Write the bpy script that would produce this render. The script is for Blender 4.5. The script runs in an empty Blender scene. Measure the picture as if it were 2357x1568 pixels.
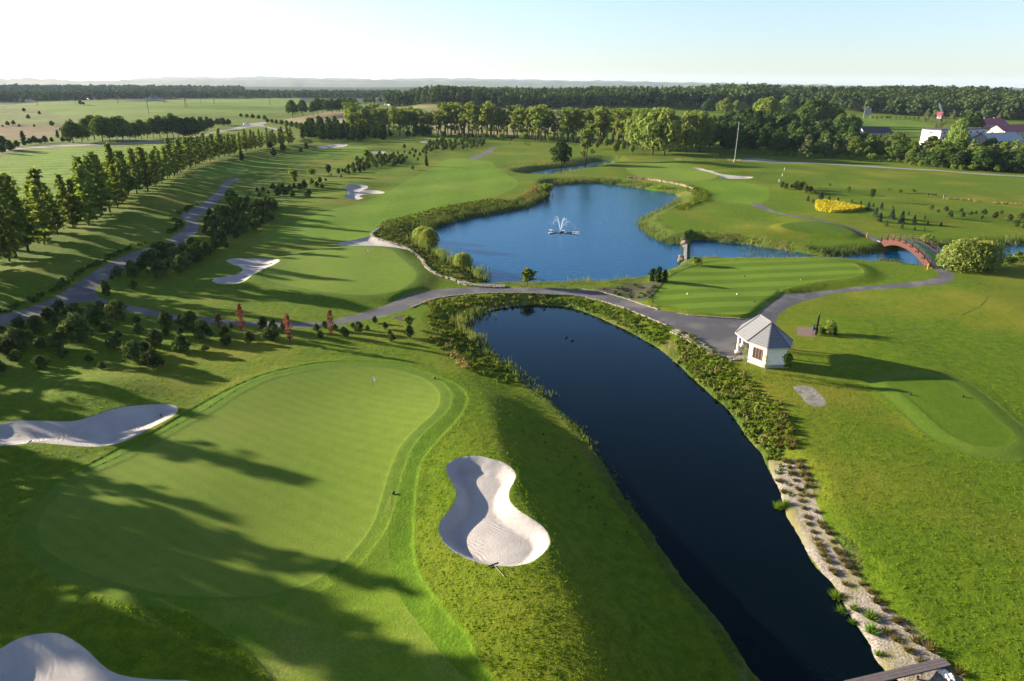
import bpy, bmesh, math, random
import numpy as np
from mathutils import Vector, Matrix, Euler
from mathutils.geometry import delaunay_2d_cdt
R = math.radians
S = bpy.context.scene
COL = S.collection

# ------------------------------------------------------------------ camera
CAM_H, PITCH, ROLL = 32.0, R(20.6), R(0.55)
cam = bpy.data.cameras.new('camera'); cam_ob = bpy.data.objects.new('camera', cam); COL.objects.link(cam_ob)
cam.sensor_width = 36.0; cam.lens = 24.0; cam.clip_start = 0.5; cam.clip_end = 80000
_f = np.array([0, math.cos(PITCH), -math.sin(PITCH)]); _u0 = np.array([0, math.sin(PITCH), math.cos(PITCH)]); _r0 = np.array([1., 0, 0])
_u = _u0*math.cos(ROLL) - _r0*math.sin(ROLL); _r = _r0*math.cos(ROLL) + _u0*math.sin(ROLL)
cam_ob.matrix_world = Matrix(((_r[0], _u[0], -_f[0], 0), (_r[1], _u[1], -_f[1], 0), (_r[2], _u[2], -_f[2], CAM_H), (0, 0, 0, 1)))
S.camera = cam_ob
# ------------------------------------------------------------------ sky and sun (sun to the left, slightly ahead, low)
SUN_EL, SUN_AZ = R(12.5), R(160)          # azimuth counted from +X to +Y
world = bpy.data.worlds.new('World'); S.world = world; world.use_nodes = True
wn = world.node_tree.nodes; wl = world.node_tree.links
bg = wn['Background']; bg.inputs['Strength'].default_value = 0.05
sky = wn.new('ShaderNodeTexSky'); sky.sky_type = 'NISHITA'; sky.sun_disc = False
sky.sun_elevation = SUN_EL; sky.sun_rotation = math.pi/2 - SUN_AZ
sky.altitude = 50; sky.air_density = 1.0; sky.dust_density = 0.5; sky.ozone_density = 2.5
_tint = wn.new('ShaderNodeMix'); _tint.data_type = 'RGBA'; _tint.blend_type = 'MULTIPLY'; _tint.inputs[0].default_value = 1.0
_tint.inputs[7].default_value = (0.90, 0.96, 1.16, 1)
wl.new(sky.outputs[0], _tint.inputs[6]); 
_hs = wn.new('ShaderNodeHueSaturation'); _hs.inputs['Saturation'].default_value = .80; _hs.inputs['Value'].default_value = 1.104
wl.new(_tint.outputs[2], _hs.inputs['Color']); wl.new(_hs.outputs[0], bg.inputs['Color'])
sun = bpy.data.lights.new('sun', 'SUN'); sun.energy = 5.0; sun.angle = R(0.5); sun.color = (1.0, 0.86, 0.66)
sun_ob = bpy.data.objects.new('sun', sun); COL.objects.link(sun_ob)
_sd = Vector((math.cos(SUN_EL)*math.cos(SUN_AZ), math.cos(SUN_EL)*math.sin(SUN_AZ), math.sin(SUN_EL)))
sun_ob.rotation_euler = _sd.to_track_quat('Z', 'Y').to_euler()
S.view_settings.view_transform = 'Standard'; S.view_settings.look = 'None'
S.view_settings.exposure = 2.15; S.view_settings.gamma = 1.0; S.view_settings.use_curve_mapping = False
S.cycles.use_denoising = True; S.cycles.max_bounces = 6; S.cycles.diffuse_bounces = 3; S.cycles.transparent_max_bounces = 8
S.cycles.volume_bounces = 0; S.cycles.sample_clamp_indirect = 8

# ------------------------------------------------------------------ photo measurements -> metres on the ground
FPX, CX, CY = 1571.0, 1178.5, 784.0
CAM = np.array([0, 0, CAM_H])
ZO = {0: (0, 0, 1.0), 1: (0, 153.4, .3386), 2: (736.6, 153.4, .3386), 3: (1559.0, 153.4, .3386), 4: (0, 491.0, .3386), 5: (736.6, 399.0, .3386),
      6: (1559.0, 368.3, .3386), 7: (0, 770.3, .3386), 8: (0, 1077.2, .3386), 9: (736.6, 770.3, .3386), 10: (736.6, 1077.2, .3386),
      11: (1559.0, 770.3, .3386), 12: (1559.0, 1077.2, .3386), 13: (1657.3, 693.6, .1174)}
def zz(n, *pts):
    x0, y0, s = ZO[n]; return [(x0 + p[0]*s, y0 + p[1]*s) for p in pts]
def rays(pts):
    p = np.asarray(pts, float).reshape(-1, 2)
    d = _f[None]*FPX + _r[None]*(p[:, :1]-CX) + _u[None]*(CY-p[:, 1:2])
    return d/np.linalg.norm(d, axis=1)[:, None]
def flat(pts, z=0.0):
    d = rays(pts); d[:, 2] = np.minimum(d[:, 2], -1e-4); t = (z-CAM_H)/d[:, 2]; return (CAM[None] + d*t[:, None])[:, :2]
def h_top(base, ytop):
    q = np.asarray(base)-CAM; a = CY-ytop
    return (FPX*(q@_u) - a*(q@_f))/(a*_f[2]-FPX*_u[2])
def smooth_poly(p, step, closed=True):
    p = np.asarray(p, float); n = len(p); out = []
    for i in range(n if closed else n-1):
        if closed: a, b, c, d = p[i-1], p[i], p[(i+1) % n], p[(i+2) % n]
        else: a, b, c, d = p[max(i-1, 0)], p[i], p[i+1], p[min(i+2, n-1)]
        L = np.hypot(*(c-b)); st = step(b) if callable(step) else step
        k = max(1, int(L/st))
        for j in range(k):
            t = j/k
            out.append(.5*((2*b)+(c-a)*t+(2*a-5*b+4*c-d)*t*t+(3*b-a-3*c+d)*t**3))
    if not closed: out.append(p[-1])
    return np.array(out)
def lod(b): return max(.35, np.hypot(b[0], b[1])*.006)
def sdf(poly, X, Y, margin=16.0):
    """signed distance to a closed outline, negative inside; 1e3 beyond the margin"""
    out = np.full(X.shape, 1e3)
    x0, y0 = poly.min(0)-margin; x1, y1 = poly.max(0)+margin
    m = (X > x0) & (X < x1) & (Y > y0) & (Y < y1)
    if not m.any(): return out
    px, py = X[m], Y[m]; d2 = np.full(px.shape, 1e9); ins = np.zeros(px.shape, bool)
    B = np.roll(poly, -1, 0)
    for (ax, ay), (bx, by) in zip(poly, B):
        ex, ey = bx-ax, by-ay; L = ex*ex+ey*ey+1e-12
        t = np.clip(((px-ax)*ex+(py-ay)*ey)/L, 0, 1)
        dx, dy = px-ax-t*ex, py-ay-t*ey
        np.minimum(d2, dx*dx+dy*dy, out=d2)
        if ay != by:
            c = ((ay > py) != (by > py)); ins ^= c & (px < ex*(py-ay)/(by-ay)+ax)
    out[m] = np.where(ins, -1, 1)*np.sqrt(d2); return out
def line_dist(line, X, Y):
    d2 = np.full(X.shape, 1e12)
    for (ax, ay), (bx, by) in zip(line[:-1], line[1:]):
        ex, ey = bx-ax, by-ay; L = ex*ex+ey*ey+1e-12
        t = np.clip(((X-ax)*ex+(Y-ay)*ey)/L, 0, 1)
        dx, dy = X-ax-t*ex, Y-ay-t*ey; np.minimum(d2, dx*dx+dy*dy, out=d2)
    return np.sqrt(d2)
def S01(t): t = np.clip(t, 0, 1); return t*t*(3-2*t)
rng = np.random.default_rng(7)
_ph = rng.uniform(0, 6.28, (24, 2)); _di = rng.uniform(0, 6.28, 24)
def waves(X, Y, wl, k0, n=4):
    z = 0
    for i in range(k0, k0+n):
        k = 6.283/(wl*(.7+.25*(i-k0))); z = z + np.sin(k*(X*math.cos(_di[i])+Y*math.sin(_di[i]))+_ph[i, 0])
    return z/n

# ------------------------------------------------------------------ traced outlines
LAKE_Z, CANAL_Z, POND_Z, INLET_Z = -1.6, -1.35, -1.15, -1.8
lake_px = zz(5, (655, 460), (645, 420), (690, 400), (760, 385), (850, 350), (960, 320), (1080, 295), (1200, 275), (1290, 258), (1380, 240), (1450, 215), (1510, 185),
             (1545, 160), (1570, 115), (1600, 85), (1680, 75), (1760, 70), (1860, 68), (1990, 75), (2130, 95), (2250, 115), (2357, 130), (2420, 150), (2435, 170), (2400, 215),
             (2330, 250), (2250, 285), (2200, 315), (2180, 345), (2200, 375), (2230, 410), (2300, 450), (2357, 470), (2430, 480), (2465, 500), (2470, 540), (2462, 590), (2440, 625),
             (2380, 660), (2300, 690), (2200, 720), (2060, 745), (1900, 765), (1700, 772), (1480, 772), (1300, 768), (1170, 764), (1120, 745), (1060, 695), (980, 645), (880, 592), (790, 545), (705, 502))
canal_px = zz(6, (92, 560), (140, 545), (250, 553), (400, 565), (500, 578), (600, 597), (700, 610), (800, 622), (880, 640), (1000, 657), (1100, 655), (1165, 648), (1240, 637), (1340, 632), (1420, 625),
              (1500, 612), (1620, 606), (1730, 600), (1800, 592), (1900, 588), (2100, 580), (2357, 580), (2800, 585), (2800, 640), (2357, 655), (2200, 690), (2050, 712), (1900, 718), (1800, 730), (1700, 742),
              (1600, 742), (1480, 722), (1400, 715), (1300, 705), (1200, 697), (1050, 688), (900, 684), (760, 688), (600, 690), (430, 692), (300, 692), (200, 684), (130, 692), (92, 690), (88, 620))
pond_px = zz(5, (965, 1010), (1010, 1000), (1060, 985), (1130, 945), (1200, 925), (1330, 905), (1480, 895), (1620, 905), (1720, 920), (1800, 945), (1900, 985), (2000, 1030), (2100, 1075), (2200, 1135), (2280, 1178)) + \
    zz(11, (0, 200), (60, 260), (150, 340), (250, 430), (350, 520), (420, 620), (480, 710), (560, 800), (600, 880), (640, 960), (690, 1050), (710, 1120), (740, 1230), (800, 1330), (860, 1440), (930, 1568)) + \
    zz(12, (1050, 780), (1110, 890), (1170, 1000), (1250, 1120), (1310, 1210), (1340, 1290), (1420, 1390), (1500, 1450), (1900, 1760), (1500, 1960), (900, 1800), (570, 1450), (500, 1370), (420, 1250), (350, 1130), (250, 1000), (130, 860), (40, 760)) + \
    zz(9, (2357, 1500), (2300, 1430), (2230, 1310), (2130, 1190), (2050, 1080), (1980, 960), (1920, 870), (1850, 770), (1800, 690), (1720, 590), (1640, 520), (1560, 440), (1450, 370), (1360, 300), (1290, 220), (1200, 180), (1120, 110), (1060, 50)) + \
    zz(5, (1050, 1130), (1000, 1075))
inlet_px = zz(2, (1395, 735), (1440, 748), (1560, 750), (1650, 735), (1750, 712), (1850, 692), (1930, 668), (1980, 650), (1950, 640), (1870, 650), (1760, 676), (1660, 688), (1560, 698), (1450, 718))
WATER = [('lake', flat(lake_px, LAKE_Z), LAKE_Z), ('canal', flat(canal_px, CANAL_Z), CANAL_Z), ('pond', flat(pond_px, POND_Z), POND_Z), ('inlet', flat(inlet_px, INLET_Z), INLET_Z)]
WATER = [(n, smooth_poly(p, lod), z) for n, p, z in WATER]
# width of each bank, interpolated between points on the shores
BANKW = {'lake': ([(960, 560), (985, 600), (1080, 640), (1010, 500), (1180, 470), (1300, 425), (1450, 420), (1560, 440), (1500, 530), (1560, 610), (1450, 650), (1250, 662)], [9, 9, 5, 6, 6, 6, 5, 5, 4, 3, 3, 1.5]),
         'canal': ([(1600, 555), (1800, 575), (1950, 590), (2200, 560), (1600, 600), (1900, 605), (2100, 620)], [1.5, 2, 5, 4, 2.0, 2.2, 2]),
         'pond': ([(1070, 745), (1120, 700), (1300, 700), (1460, 740), (1600, 860), (1720, 1050), (1830, 1250), (2000, 1450), (1110, 800), (1250, 920), (1400, 1100), (1550, 1330), (1700, 1540)], [6, 4.5, 4, 4.5, 5, 4, 4, 4, 7, 9.5, 11.5, 11.5, 11.5]),
         'inlet': ([(1210, 400), (1300, 380), (1300, 405)], [7, 9, 3])}
BANKW = {k: (flat(a, -1.5), np.array(b, float)) for k, (a, b) in BANKW.items()}
main_path = zz(1, (1570, 762), (1630, 762), (1590, 790), (1550, 830), (1520, 880), (1470, 930), (1400, 990), (1350, 1040), (1355, 1090)) + \
    zz(4, (1330, 140), (1270, 190), (1220, 235), (1130, 265), (1000, 290), (940, 320), (880, 360), (800, 400), (740, 450), (680, 490), (650, 530), (665, 560), (720, 590), (760, 607), (850, 620), (950, 640), (1100, 670), (1200, 690), (1320, 700), (1450, 718), (1600, 730), (1750, 740), (1900, 742), (2050, 740), (2200, 735), (2357, 715)) + \
    zz(5, (100, 995), (200, 970), (330, 935), (450, 895), (550, 850), (650, 815), (750, 795), (850, 785), (1000, 778), (1150, 776), (1300, 777), (1500, 779), (1650, 783), (1780, 790), (1900, 810), (2000, 835), (2100, 865), (2200, 900), (2300, 932)) + \
    zz(6, (0, 1045), (100, 1063), (250, 1075), (450, 1085), (540, 1050), (600, 1000), (650, 965), (695, 940), (715, 915), (800, 910), (1000, 890), (1200, 865), (1400, 848), (1600, 828), (1720, 808), (1775, 785), (1765, 755), (1740, 735), (1830, 735), (1855, 755), (1885, 790), (1870, 820), (1800, 845), (1700, 855), (1500, 870), (1300, 885), (1100, 905), (1000, 925), (880, 955), (780, 990), (720, 1030), (680, 1070), (650, 1180), (560, 1330), (440, 1325), (330, 1335), (280, 1312), (200, 1258), (100, 1198), (0, 1148)) + \
    zz(5, (2357, 1030), (2200, 965), (2050, 905), (1900, 860), (1800, 838), (1700, 825), (1500, 815), (1300, 810), (1150, 812), (1000, 820), (900, 830), (800, 845), (720, 870), (620, 910), (500, 955), (350, 990), (230, 1010), (100, 1025)) + \
    zz(4, (2357, 760), (2200, 775), (2000, 777), (1800, 770), (1600, 760), (1450, 748), (1300, 735), (1150, 715), (1000, 692), (850, 660), (740, 622), (640, 605), (540, 605), (450, 615), (380, 640), (300, 680), (200, 715), (100, 745), (0, 768), (-150, 800), (-150, 745), (0, 695), (100, 668), (200, 640), (300, 600), (400, 555), (500, 490), (600, 420), (700, 365), (800, 310), (900, 265), (980, 245), (1060, 215), (1150, 178), (1235, 120), (1270, 80), (1250, 40)) + \
    zz(1, (1225, 1010), (1300, 970), (1380, 930), (1430, 890), (1470, 850), (1500, 810), (1540, 775))
tee_path = zz(6, (490, 300), (560, 296), (640, 340), (750, 370), (900, 395), (1000, 412), (1100, 435), (1200, 465), (1280, 500), (1340, 525), (1395, 540), (1440, 565), (1360, 560), (1330, 547), (1290, 520), (1230, 495), (1150, 465), (1050, 435), (950, 415), (830, 395), (700, 370), (600, 345), (530, 318))
mid_path = zz(2, (1010, 625), (1060, 600), (1100, 590), (1150, 560), (1170, 548), (1210, 546), (1180, 565), (1160, 590), (1120, 605), (1070, 622), (1050, 630))
road_r = zz(3, (400, 630), (560, 626), (740, 645), (1000, 656), (1300, 675), (1700, 698), (2100, 728), (2357, 742), (2700, 765), (2700, 774), (2357, 750), (2100, 737), (1700, 706), (1300, 683), (1000, 664), (740, 656), (560, 645), (440, 640))
road_l = zz(1, (1440, 450), (1550, 430), (1640, 405), (1700, 392), (1800, 383), (1815, 388), (1790, 402), (1870, 425), (1960, 440), (1950, 446), (1850, 434), (1760, 408), (1640, 425), (1550, 442), (1440, 462), (1300, 496), (1100, 516), (700, 531), (220, 556), (0, 580), (0, 572), (220, 546), (700, 522), (1100, 507), (1300, 485))
# bunkers: outline, depth, width of the sloping rim
BUNK = [(zz(9, (1000, 832), (1090, 832), (1180, 855), (1250, 875), (1310, 915), (1333, 960), (1315, 1010), (1290, 1060), (1285, 1110), (1300, 1150), (1350, 1200), (1420, 1245), (1490, 1285), (1540, 1330), (1563, 1390), (1560, 1430), (1520, 1490), (1450, 1545), (1380, 1570), (1290, 1582), (1200, 1578), (1100, 1562), (1000, 1530), (920, 1490), (860, 1440), (820, 1380), (808, 1320), (825, 1270), (870, 1210), (910, 1160), (928, 1100), (915, 1040), (880, 980), (858, 930), (870, 885), (920, 850)), 0.9, 1.25, 'peanut shaped white sand bunker on the grassy mound beside the dark pond'),
        (zz(7, (0, 615), (100, 592), (250, 590), (400, 595), (520, 590), (640, 555), (760, 515), (880, 492), (1020, 480), (1130, 478), (1190, 487), (1213, 515), (1190, 550), (1120, 595), (1030, 640), (940, 690), (850, 730), (760, 755), (680, 765), (560, 765), (440, 755), (330, 745), (240, 740), (120, 752), (0, 762), (-80, 765), (-150, 700), (-80, 640)), .6, 2.2, 'long sand bunker to the left of the near green, pointed at one end'),
        (zz(8, (0, 1240), (80, 1190), (180, 1150), (300, 1130), (390, 1130), (450, 1148), (520, 1190), (600, 1250), (680, 1330), (760, 1390), (850, 1420), (980, 1440), (1150, 1448), (1300, 1455), (1350, 1520), (1000, 1650), (400, 1700), (-100, 1650), (-200, 1400)), .8, 2.5, 'nearest sand bunker, mostly shaded, cut off by the bottom left corner'),
        (zz(4, (1540, 325), (1580, 312), (1700, 310), (1820, 312), (1880, 325), (1905, 345), (1880, 365), (1830, 390), (1770, 415), (1715, 440), (1680, 465), (1620, 480), (1540, 485), (1480, 480), (1440, 462), (1460, 445), (1520, 435), (1590, 425), (1640, 405), (1650, 385), (1620, 360), (1570, 345)), .5, 1.8, 'kidney shaped shaded sand bunker left of the green by the lake'),
        (zz(5, (120, 480), (180, 465), (260, 450), (330, 432), (350, 425), (380, 445), (430, 465), (500, 485), (560, 500), (595, 515), (540, 517), (450, 512), (330, 508), (220, 505), (150, 497)), .4, 2.0, 'thin pointed sand bunker behind the flag, against the stone edge of the lake bank'),
        (zz(5, (165, 100), (200, 80), (280, 78), (325, 88), (318, 105), (290, 115), (380, 118), (437, 130), (420, 140), (340, 142), (290, 148), (265, 160), (295, 170), (260, 180), (200, 180), (165, 170), (185, 150), (190, 125)), .55, 2.2, 'lobed sand bunker on the middle fairway, half of it in shade'),
        (zz(2, (350, 580), (390, 576), (440, 578), (447, 592), (410, 596), (370, 595)), .6, 2.5, 'small far sand bunker left of the rows of young pines'),
        (zz(0, (731, 339), (760, 334), (797, 331), (795, 337), (765, 341), (735, 342)), .7, 3, 'flat far sand bunker nearest to the dark conifer block'),
        (zz(3, (100, 688), (170, 695), (260, 722), (340, 738), (420, 745), (515, 752), (490, 762), (400, 765), (300, 758), (270, 740), (200, 715), (130, 700)), .7, 3.0, 'long thin sand bunker beside the far green right of the lake'),
        (zz(2, (675, 512), (720, 505), (735, 515), (700, 520)), .5, 2.5, 'tiny sand bunker at the tip of the farthest pine rows')]
tee_big = zz(6, (100, 740), (200, 712), (350, 700), (600, 695), (900, 693), (1100, 700), (1200, 720), (1255, 760), (1265, 785), (1230, 805), (1150, 820), (1000, 838), (850, 865), (740, 890), (680, 940), (600, 1000), (520, 1045), (440, 1070), (300, 1068), (100, 1050), (0, 1030), (-60, 1012), (-150, 1000), (-180, 960), (-130, 890), (-70, 820), (0, 775))
tee_small = zz(6, (700, 460), (760, 440), (900, 432), (1020, 440), (1110, 465), (1180, 500), (1190, 520), (1100, 527), (950, 520), (830, 500), (740, 480))
tee_right = zz(11, (1430, 340), (1560, 310), (1700, 300), (1860, 340), (1950, 400), (2050, 480), (2150, 580), (2230, 640), (2285, 700), (2270, 745), (2200, 775), (2120, 782), (2020, 765), (1900, 720), (1800, 660), (1700, 570), (1600, 480), (1500, 400))
green_1 = zz(9, (0, 245), (150, 228), (300, 230), (450, 240), (560, 262), (660, 290), (740, 330), (800, 385), (818, 440), (800, 510), (750, 570), (680, 630), (600, 710), (540, 790), (500, 880), (470, 960), (440, 1060), (410, 1170), (370, 1290), (310, 1390), (230, 1490), (160, 1568)) + zz(10, (80, 710), (0, 750)) + \
    zz(8, (2250, 720), (2100, 800), (1900, 860), (1700, 890), (1500, 895), (1300, 890), (1100, 870), (900, 825), (700, 765), (500, 690), (400, 630), (330, 580), (280, 520), (258, 450), (270, 380), (310, 300), (380, 220), (470, 150), (560, 95), (660, 45)) + \
    zz(7, (780, 900), (900, 845), (1100, 735), (1300, 620), (1450, 540), (1600, 440), (1750, 355), (1900, 300), (2100, 258))
first_cut = zz(9, (0, 195), (200, 185), (400, 190), (560, 215), (700, 255), (850, 310), (960, 360), (1005, 430), (985, 510), (930, 590), (850, 670), (770, 760), (700, 860), (670, 960), (655, 1080), (645, 1200), (640, 1330), (640, 1450)) + \
    zz(10, (650, 620), (690, 740), (780, 870), (880, 1000), (980, 1100), (1080, 1300), (1200, 1520), (900, 1700)) + zz(8, (2000, 1700), (1850, 1450), (1700, 1270), (1550, 1150), (1300, 1010), (1000, 890), (700, 830), (500, 775), (350, 700), (240, 620), (195, 520), (190, 420), (205, 310)) + \
    zz(7, (230, 1190), (320, 1060), (430, 980), (600, 890), (800, 780), (1000, 690), (1250, 540), (1400, 450), (1560, 370), (1800, 270), (2100, 205))
approach = zz(10, (160, 700), (300, 560), (400, 380), (460, 240), (490, 180), (480, 260), (470, 420), (468, 560), (490, 720), (560, 900), (680, 1060), (800, 1220), (950, 1390), (1000, 1460), (700, 1800)) + \
    zz(8, (2050, 1700), (1850, 1450), (1700, 1270), (1550, 1150), (1300, 1010), (1060, 905), (1300, 915), (1500, 920), (1700, 915), (1900, 885), (2110, 825), (2270, 745))
green_2 = zz(0, (607, 640), (625, 622), (655, 606), (695, 594), (740, 583), (800, 577), (850, 576), (898, 581), (920, 598), (940, 615), (957, 632), (958, 646), (946, 661), (922, 675), (888, 683), (848, 687), (804, 686), (750, 680), (700, 672), (650, 662), (618, 653))
fairway_1 = zz(0, (1000, 383), (1025, 368), (1062, 364), (1102, 368), (1130, 373), (1143, 387), (1165, 400), (1187, 413), (1193, 424), (1175, 438), (1143, 451), (1102, 460), (1058, 467), (1018, 478), (980, 490), (945, 505), (905, 520), (870, 535), (840, 548), (800, 555), (740, 556), (690, 558), (640, 560), (600, 552), (640, 530), (700, 505), (760, 483), (800, 474), (870, 454), (892, 441), (912, 431), (940, 414), (974, 397))
green_far = zz(0, (1440, 388), (1480, 377), (1540, 374), (1590, 378), (1625, 390), (1650, 402), (1640, 412), (1600, 418), (1540, 416), (1480, 410))
fairway_r = zz(0, (1460, 425), (1540, 421), (1640, 416), (1700, 420), (1760, 430), (1770, 455), (1745, 468), (1690, 468), (1645, 460), (1628, 440), (1560, 430))
fairway_l = zz(1, (1330, 720), (1420, 690), (1560, 660), (1800, 630), (2100, 570), (2350, 545), (2500, 560), (2300, 600), (2000, 650), (1850, 700), (1640, 740), (1480, 760), (1350, 760))
green_top = zz(2, (720, 490), (900, 478), (1080, 485), (1150, 498), (1050, 505), (850, 510), (740, 505))
tee_far = zz(3, (950, 822), (1100, 838), (1300, 855), (1420, 880), (1380, 888), (1200, 870), (1000, 845))
gravel = zz(11, (640, 830), (720, 850), (830, 860), (880, 880), (900, 1000), (950, 1150), (1010, 1300), (1080, 1400)) + zz(12, (1120, 540), (1180, 640), (1250, 760), (1350, 870), (1440, 960), (1560, 1060), (1680, 1180), (1790, 1290), (1880, 1370), (1960, 1450), (2200, 1700), (1700, 1700), (1400, 1420), (1310, 1290), (1230, 1130), (1140, 990), (1080, 880), (1020, 780), (900, 600), (780, 440), (710, 300), (680, 200), (655, 80), (620, -20))
heather = zz(5, (1880, 782), (2000, 770), (2150, 745), (2240, 750), (2330, 745), (2295, 800), (2250, 855), (2210, 882), (2150, 872), (2050, 842), (1950, 812))
pad = zz(13, (1512, 492), (1900, 520), (1885, 700), (1510, 672))
gravel_bed = zz(11, (790, 352), (850, 345), (900, 350), (950, 385), (1000, 440), (1012, 470), (985, 487), (920, 487), (880, 470), (840, 420), (800, 380))
mulch = zz(5, (500, 985), (560, 962), (610, 975), (640, 1000), (560, 1005))
field_near = zz(0, (-200, 420), (0, 362), (60, 345), (150, 338), (250, 337), (330, 333), (440, 325), (520, 318), (560, 325), (500, 345), (440, 372), (330, 420), (220, 470), (120, 520), (0, 580), (-200, 640))
dry_strip = zz(0, (-200, 410), (0, 352), (60, 338), (150, 331), (260, 334), (400, 330), (450, 318), (520, 311), (560, 312), (540, 322), (440, 328), (330, 336), (250, 340), (150, 341), (60, 348), (0, 365), (-200, 425))
field_brown = zz(1, (-300, 410), (0, 408), (250, 406), (440, 408), (455, 440), (440, 470), (250, 480), (100, 492), (0, 500), (-300, 520))
field_far = zz(1, (-300, 262), (0, 253), (250, 232), (500, 228), (700, 222), (1000, 228), (1200, 210), (1450, 207), (1900, 205), (2050, 212), (2000, 280), (1850, 335), (1500, 352), (1300, 345), (950, 372), (700, 360), (600, 370), (520, 345), (420, 345), (300, 320), (150, 300), (0, 292), (-300, 300))
rough_far = zz(1, (-300, 300), (0, 292), (150, 300), (300, 320), (420, 345), (520, 345), (600, 370), (560, 395), (300, 405), (0, 408), (-300, 410))
field_tan = zz(0, (655, 277), (740, 266), (790, 260), (815, 268), (810, 285), (790, 300), (740, 292), (700, 288))
field_back = zz(2, (430, 262), (700, 262), (1000, 275), (1250, 285), (1600, 300), (1750, 285), (2000, 265), (2250, 250), (2260, 280), (2000, 300), (1700, 340), (1600, 450), (1000, 460), (780, 450), (740, 330), (500, 285))
field_r1 = zz(3, (1270, 372), (1500, 375), (1720, 400), (1750, 440), (1700, 470), (1500, 460), (1270, 440), (1240, 410))
field_r2 = zz(3, (1120, 305), (1270, 308), (1660, 312), (1680, 340), (1500, 338), (1250, 330), (1130, 325))
field_r3 = zz(3, (2080, 345), (2357, 352), (2600, 360), (2600, 380), (2357, 372), (2080, 362))
def offset_poly(p, d):
    a = np.roll(p, 1, 0); b = np.roll(p, -1, 0); t = b-a; t /= np.linalg.norm(t, axis=1)[:, None]+1e-9
    area = .5*np.sum(p[:, 0]*np.roll(p[:, 1], -1)-np.roll(p[:, 0], -1)*p[:, 1])
    n = np.stack([t[:, 1], -t[:, 0]], 1)*(1 if area > 0 else -1)
    return p+n*d
# ------------------------------------------------------------------ terrain
row_px = zz(1, (40, 1327), (185, 1267), (320, 1207), (435, 1150), (535, 1100), (620, 1045), (710, 1000), (775, 960), (850, 920), (930, 870), (1035, 825), (1185, 750), (1270, 695), (1340, 665), (1420, 640), (1480, 625), (1570, 600), (1650, 575), (1790, 555), (1900, 540), (1990, 525))
ROW = flat(row_px, 1.7)
_dv = (ROW[0]-ROW[4])/np.linalg.norm(ROW[0]-ROW[4])
ROW = np.vstack([ROW[0]+_dv*125, ROW[0]+_dv*60, ROW])
MOUNDS = [((1140, 1170), 8.5, 13, 1.65), ((1070, 985), 7, 11, 1.15), ((1240, 1420), 7.5, 9, 1.25), ((1330, 1600), 9, 9, 1.1), ((215, 905), 7, 5, 1.1), ((330, 1415), 6, 4, 1.2), ((40, 1250), 8, 6, .7), ((470, 560), 10, 8, 1.0), ((560, 640), 8, 6, .5),
          ((790, 425), 14, 9, 1.3), ((770, 455), 9, 7, .8), ((860, 345), 14, 10, 1.5), ((1000, 322), 40, 14, 1.1), ((735, 328), 18, 12, 1.6), ((1640, 380), 22, 9, 2.0), ((1690, 398), 12, 6, .9), ((1890, 440), 20, 8, 1.0),
          ((1750, 530), 14, 9, .7), ((2050, 500), 25, 10, .8), ((2280, 700), 14, 16, .8), ((2050, 800), 12, 14, .5), ((200, 640), 14, 9, .8), ((450, 430), 25, 14, .8), ((80, 560), 25, 10, 1.0), ((300, 470), 20, 10, .8), ((1050, 560), 12, 8, .4)]
MOUNDS = [(flat([p])[0], a, b, c) for p, a, b, c in MOUNDS]
def base_z(X, Y):
    r = np.hypot(X, Y); az = X/np.maximum(Y, 1.0)
    z = .16*waves(X, Y, 22, 0) + .25*waves(X, Y, 55, 4)*S01((r-60)/120)
    z = z + 2.6*waves(X, Y, 190, 8)*S01((r-380)/500)*(1-S01((r-2600)/3000))
    for (cx, cy), a, b, c in MOUNDS:
        z = z + c*np.exp(-((X-cx)/a)**2-((Y-cy)/b)**2)
    near = (r < 500) & (X < -20)
    if near.any():
        d = line_dist(ROW, X[near], Y[near])
        right = X[near] > np.interp(Y[near], ROW[:, 1], ROW[:, 0])
        z[near] += np.where(right, 1.5*(1-S01(d/26))+.35*np.exp(-((d-7)/4.0)**2), 1.5+.004*np.minimum(d, 400))*S01((500-r[near])/120)
    z = z + 7*S01((r-720)/260)*S01((az+.17)/.06)-3*S01((r-1000)/400)*S01((-.17-az)/.05)
    z = z + 11*np.exp(-((X-600)/210)**2-((Y-1020)/150)**2) + 7*np.exp(-((X-310)/130)**2-((Y-1100)/120)**2)
    z = z + 5*np.exp(-((X+420)/260)**2-((Y-800)/170)**2)
    return z
def flatb(pts):
    """photo outline -> ground outline on the uncarved land"""
    z = np.zeros(len(pts)); d = rays(pts)
    for _ in range(14):
        P = CAM+d*((z-CAM_H)/np.minimum(d[:, 2], -1e-4))[:, None]; far = np.hypot(P[:, 0], P[:, 1]) > 450
        z = np.where(far, 0, .4*z+.6*base_z(P[:, 0], P[:, 1]))
    return (CAM+d*((z-CAM_H)/np.minimum(d[:, 2], -1e-4))[:, None])[:, :2]
MAIN_PATH = smooth_poly(flatb(main_path), lod)
BUNK = [(smooth_poly(flatb(p), lod), d, w, l) for p, d, w, l in BUNK]
RAISED = [(smooth_poly(flatb(tee_big), 1.5), .5, 4.0), (smooth_poly(flatb(tee_small), 1.5), .5, 3.0), (smooth_poly(flatb(tee_right), 1.0), .30, 3.5), (smooth_poly(flatb(green_1), 1.0), .35, 4.0), (smooth_poly(flatb(green_2), 1.5), .6, 5.0)]

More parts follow.
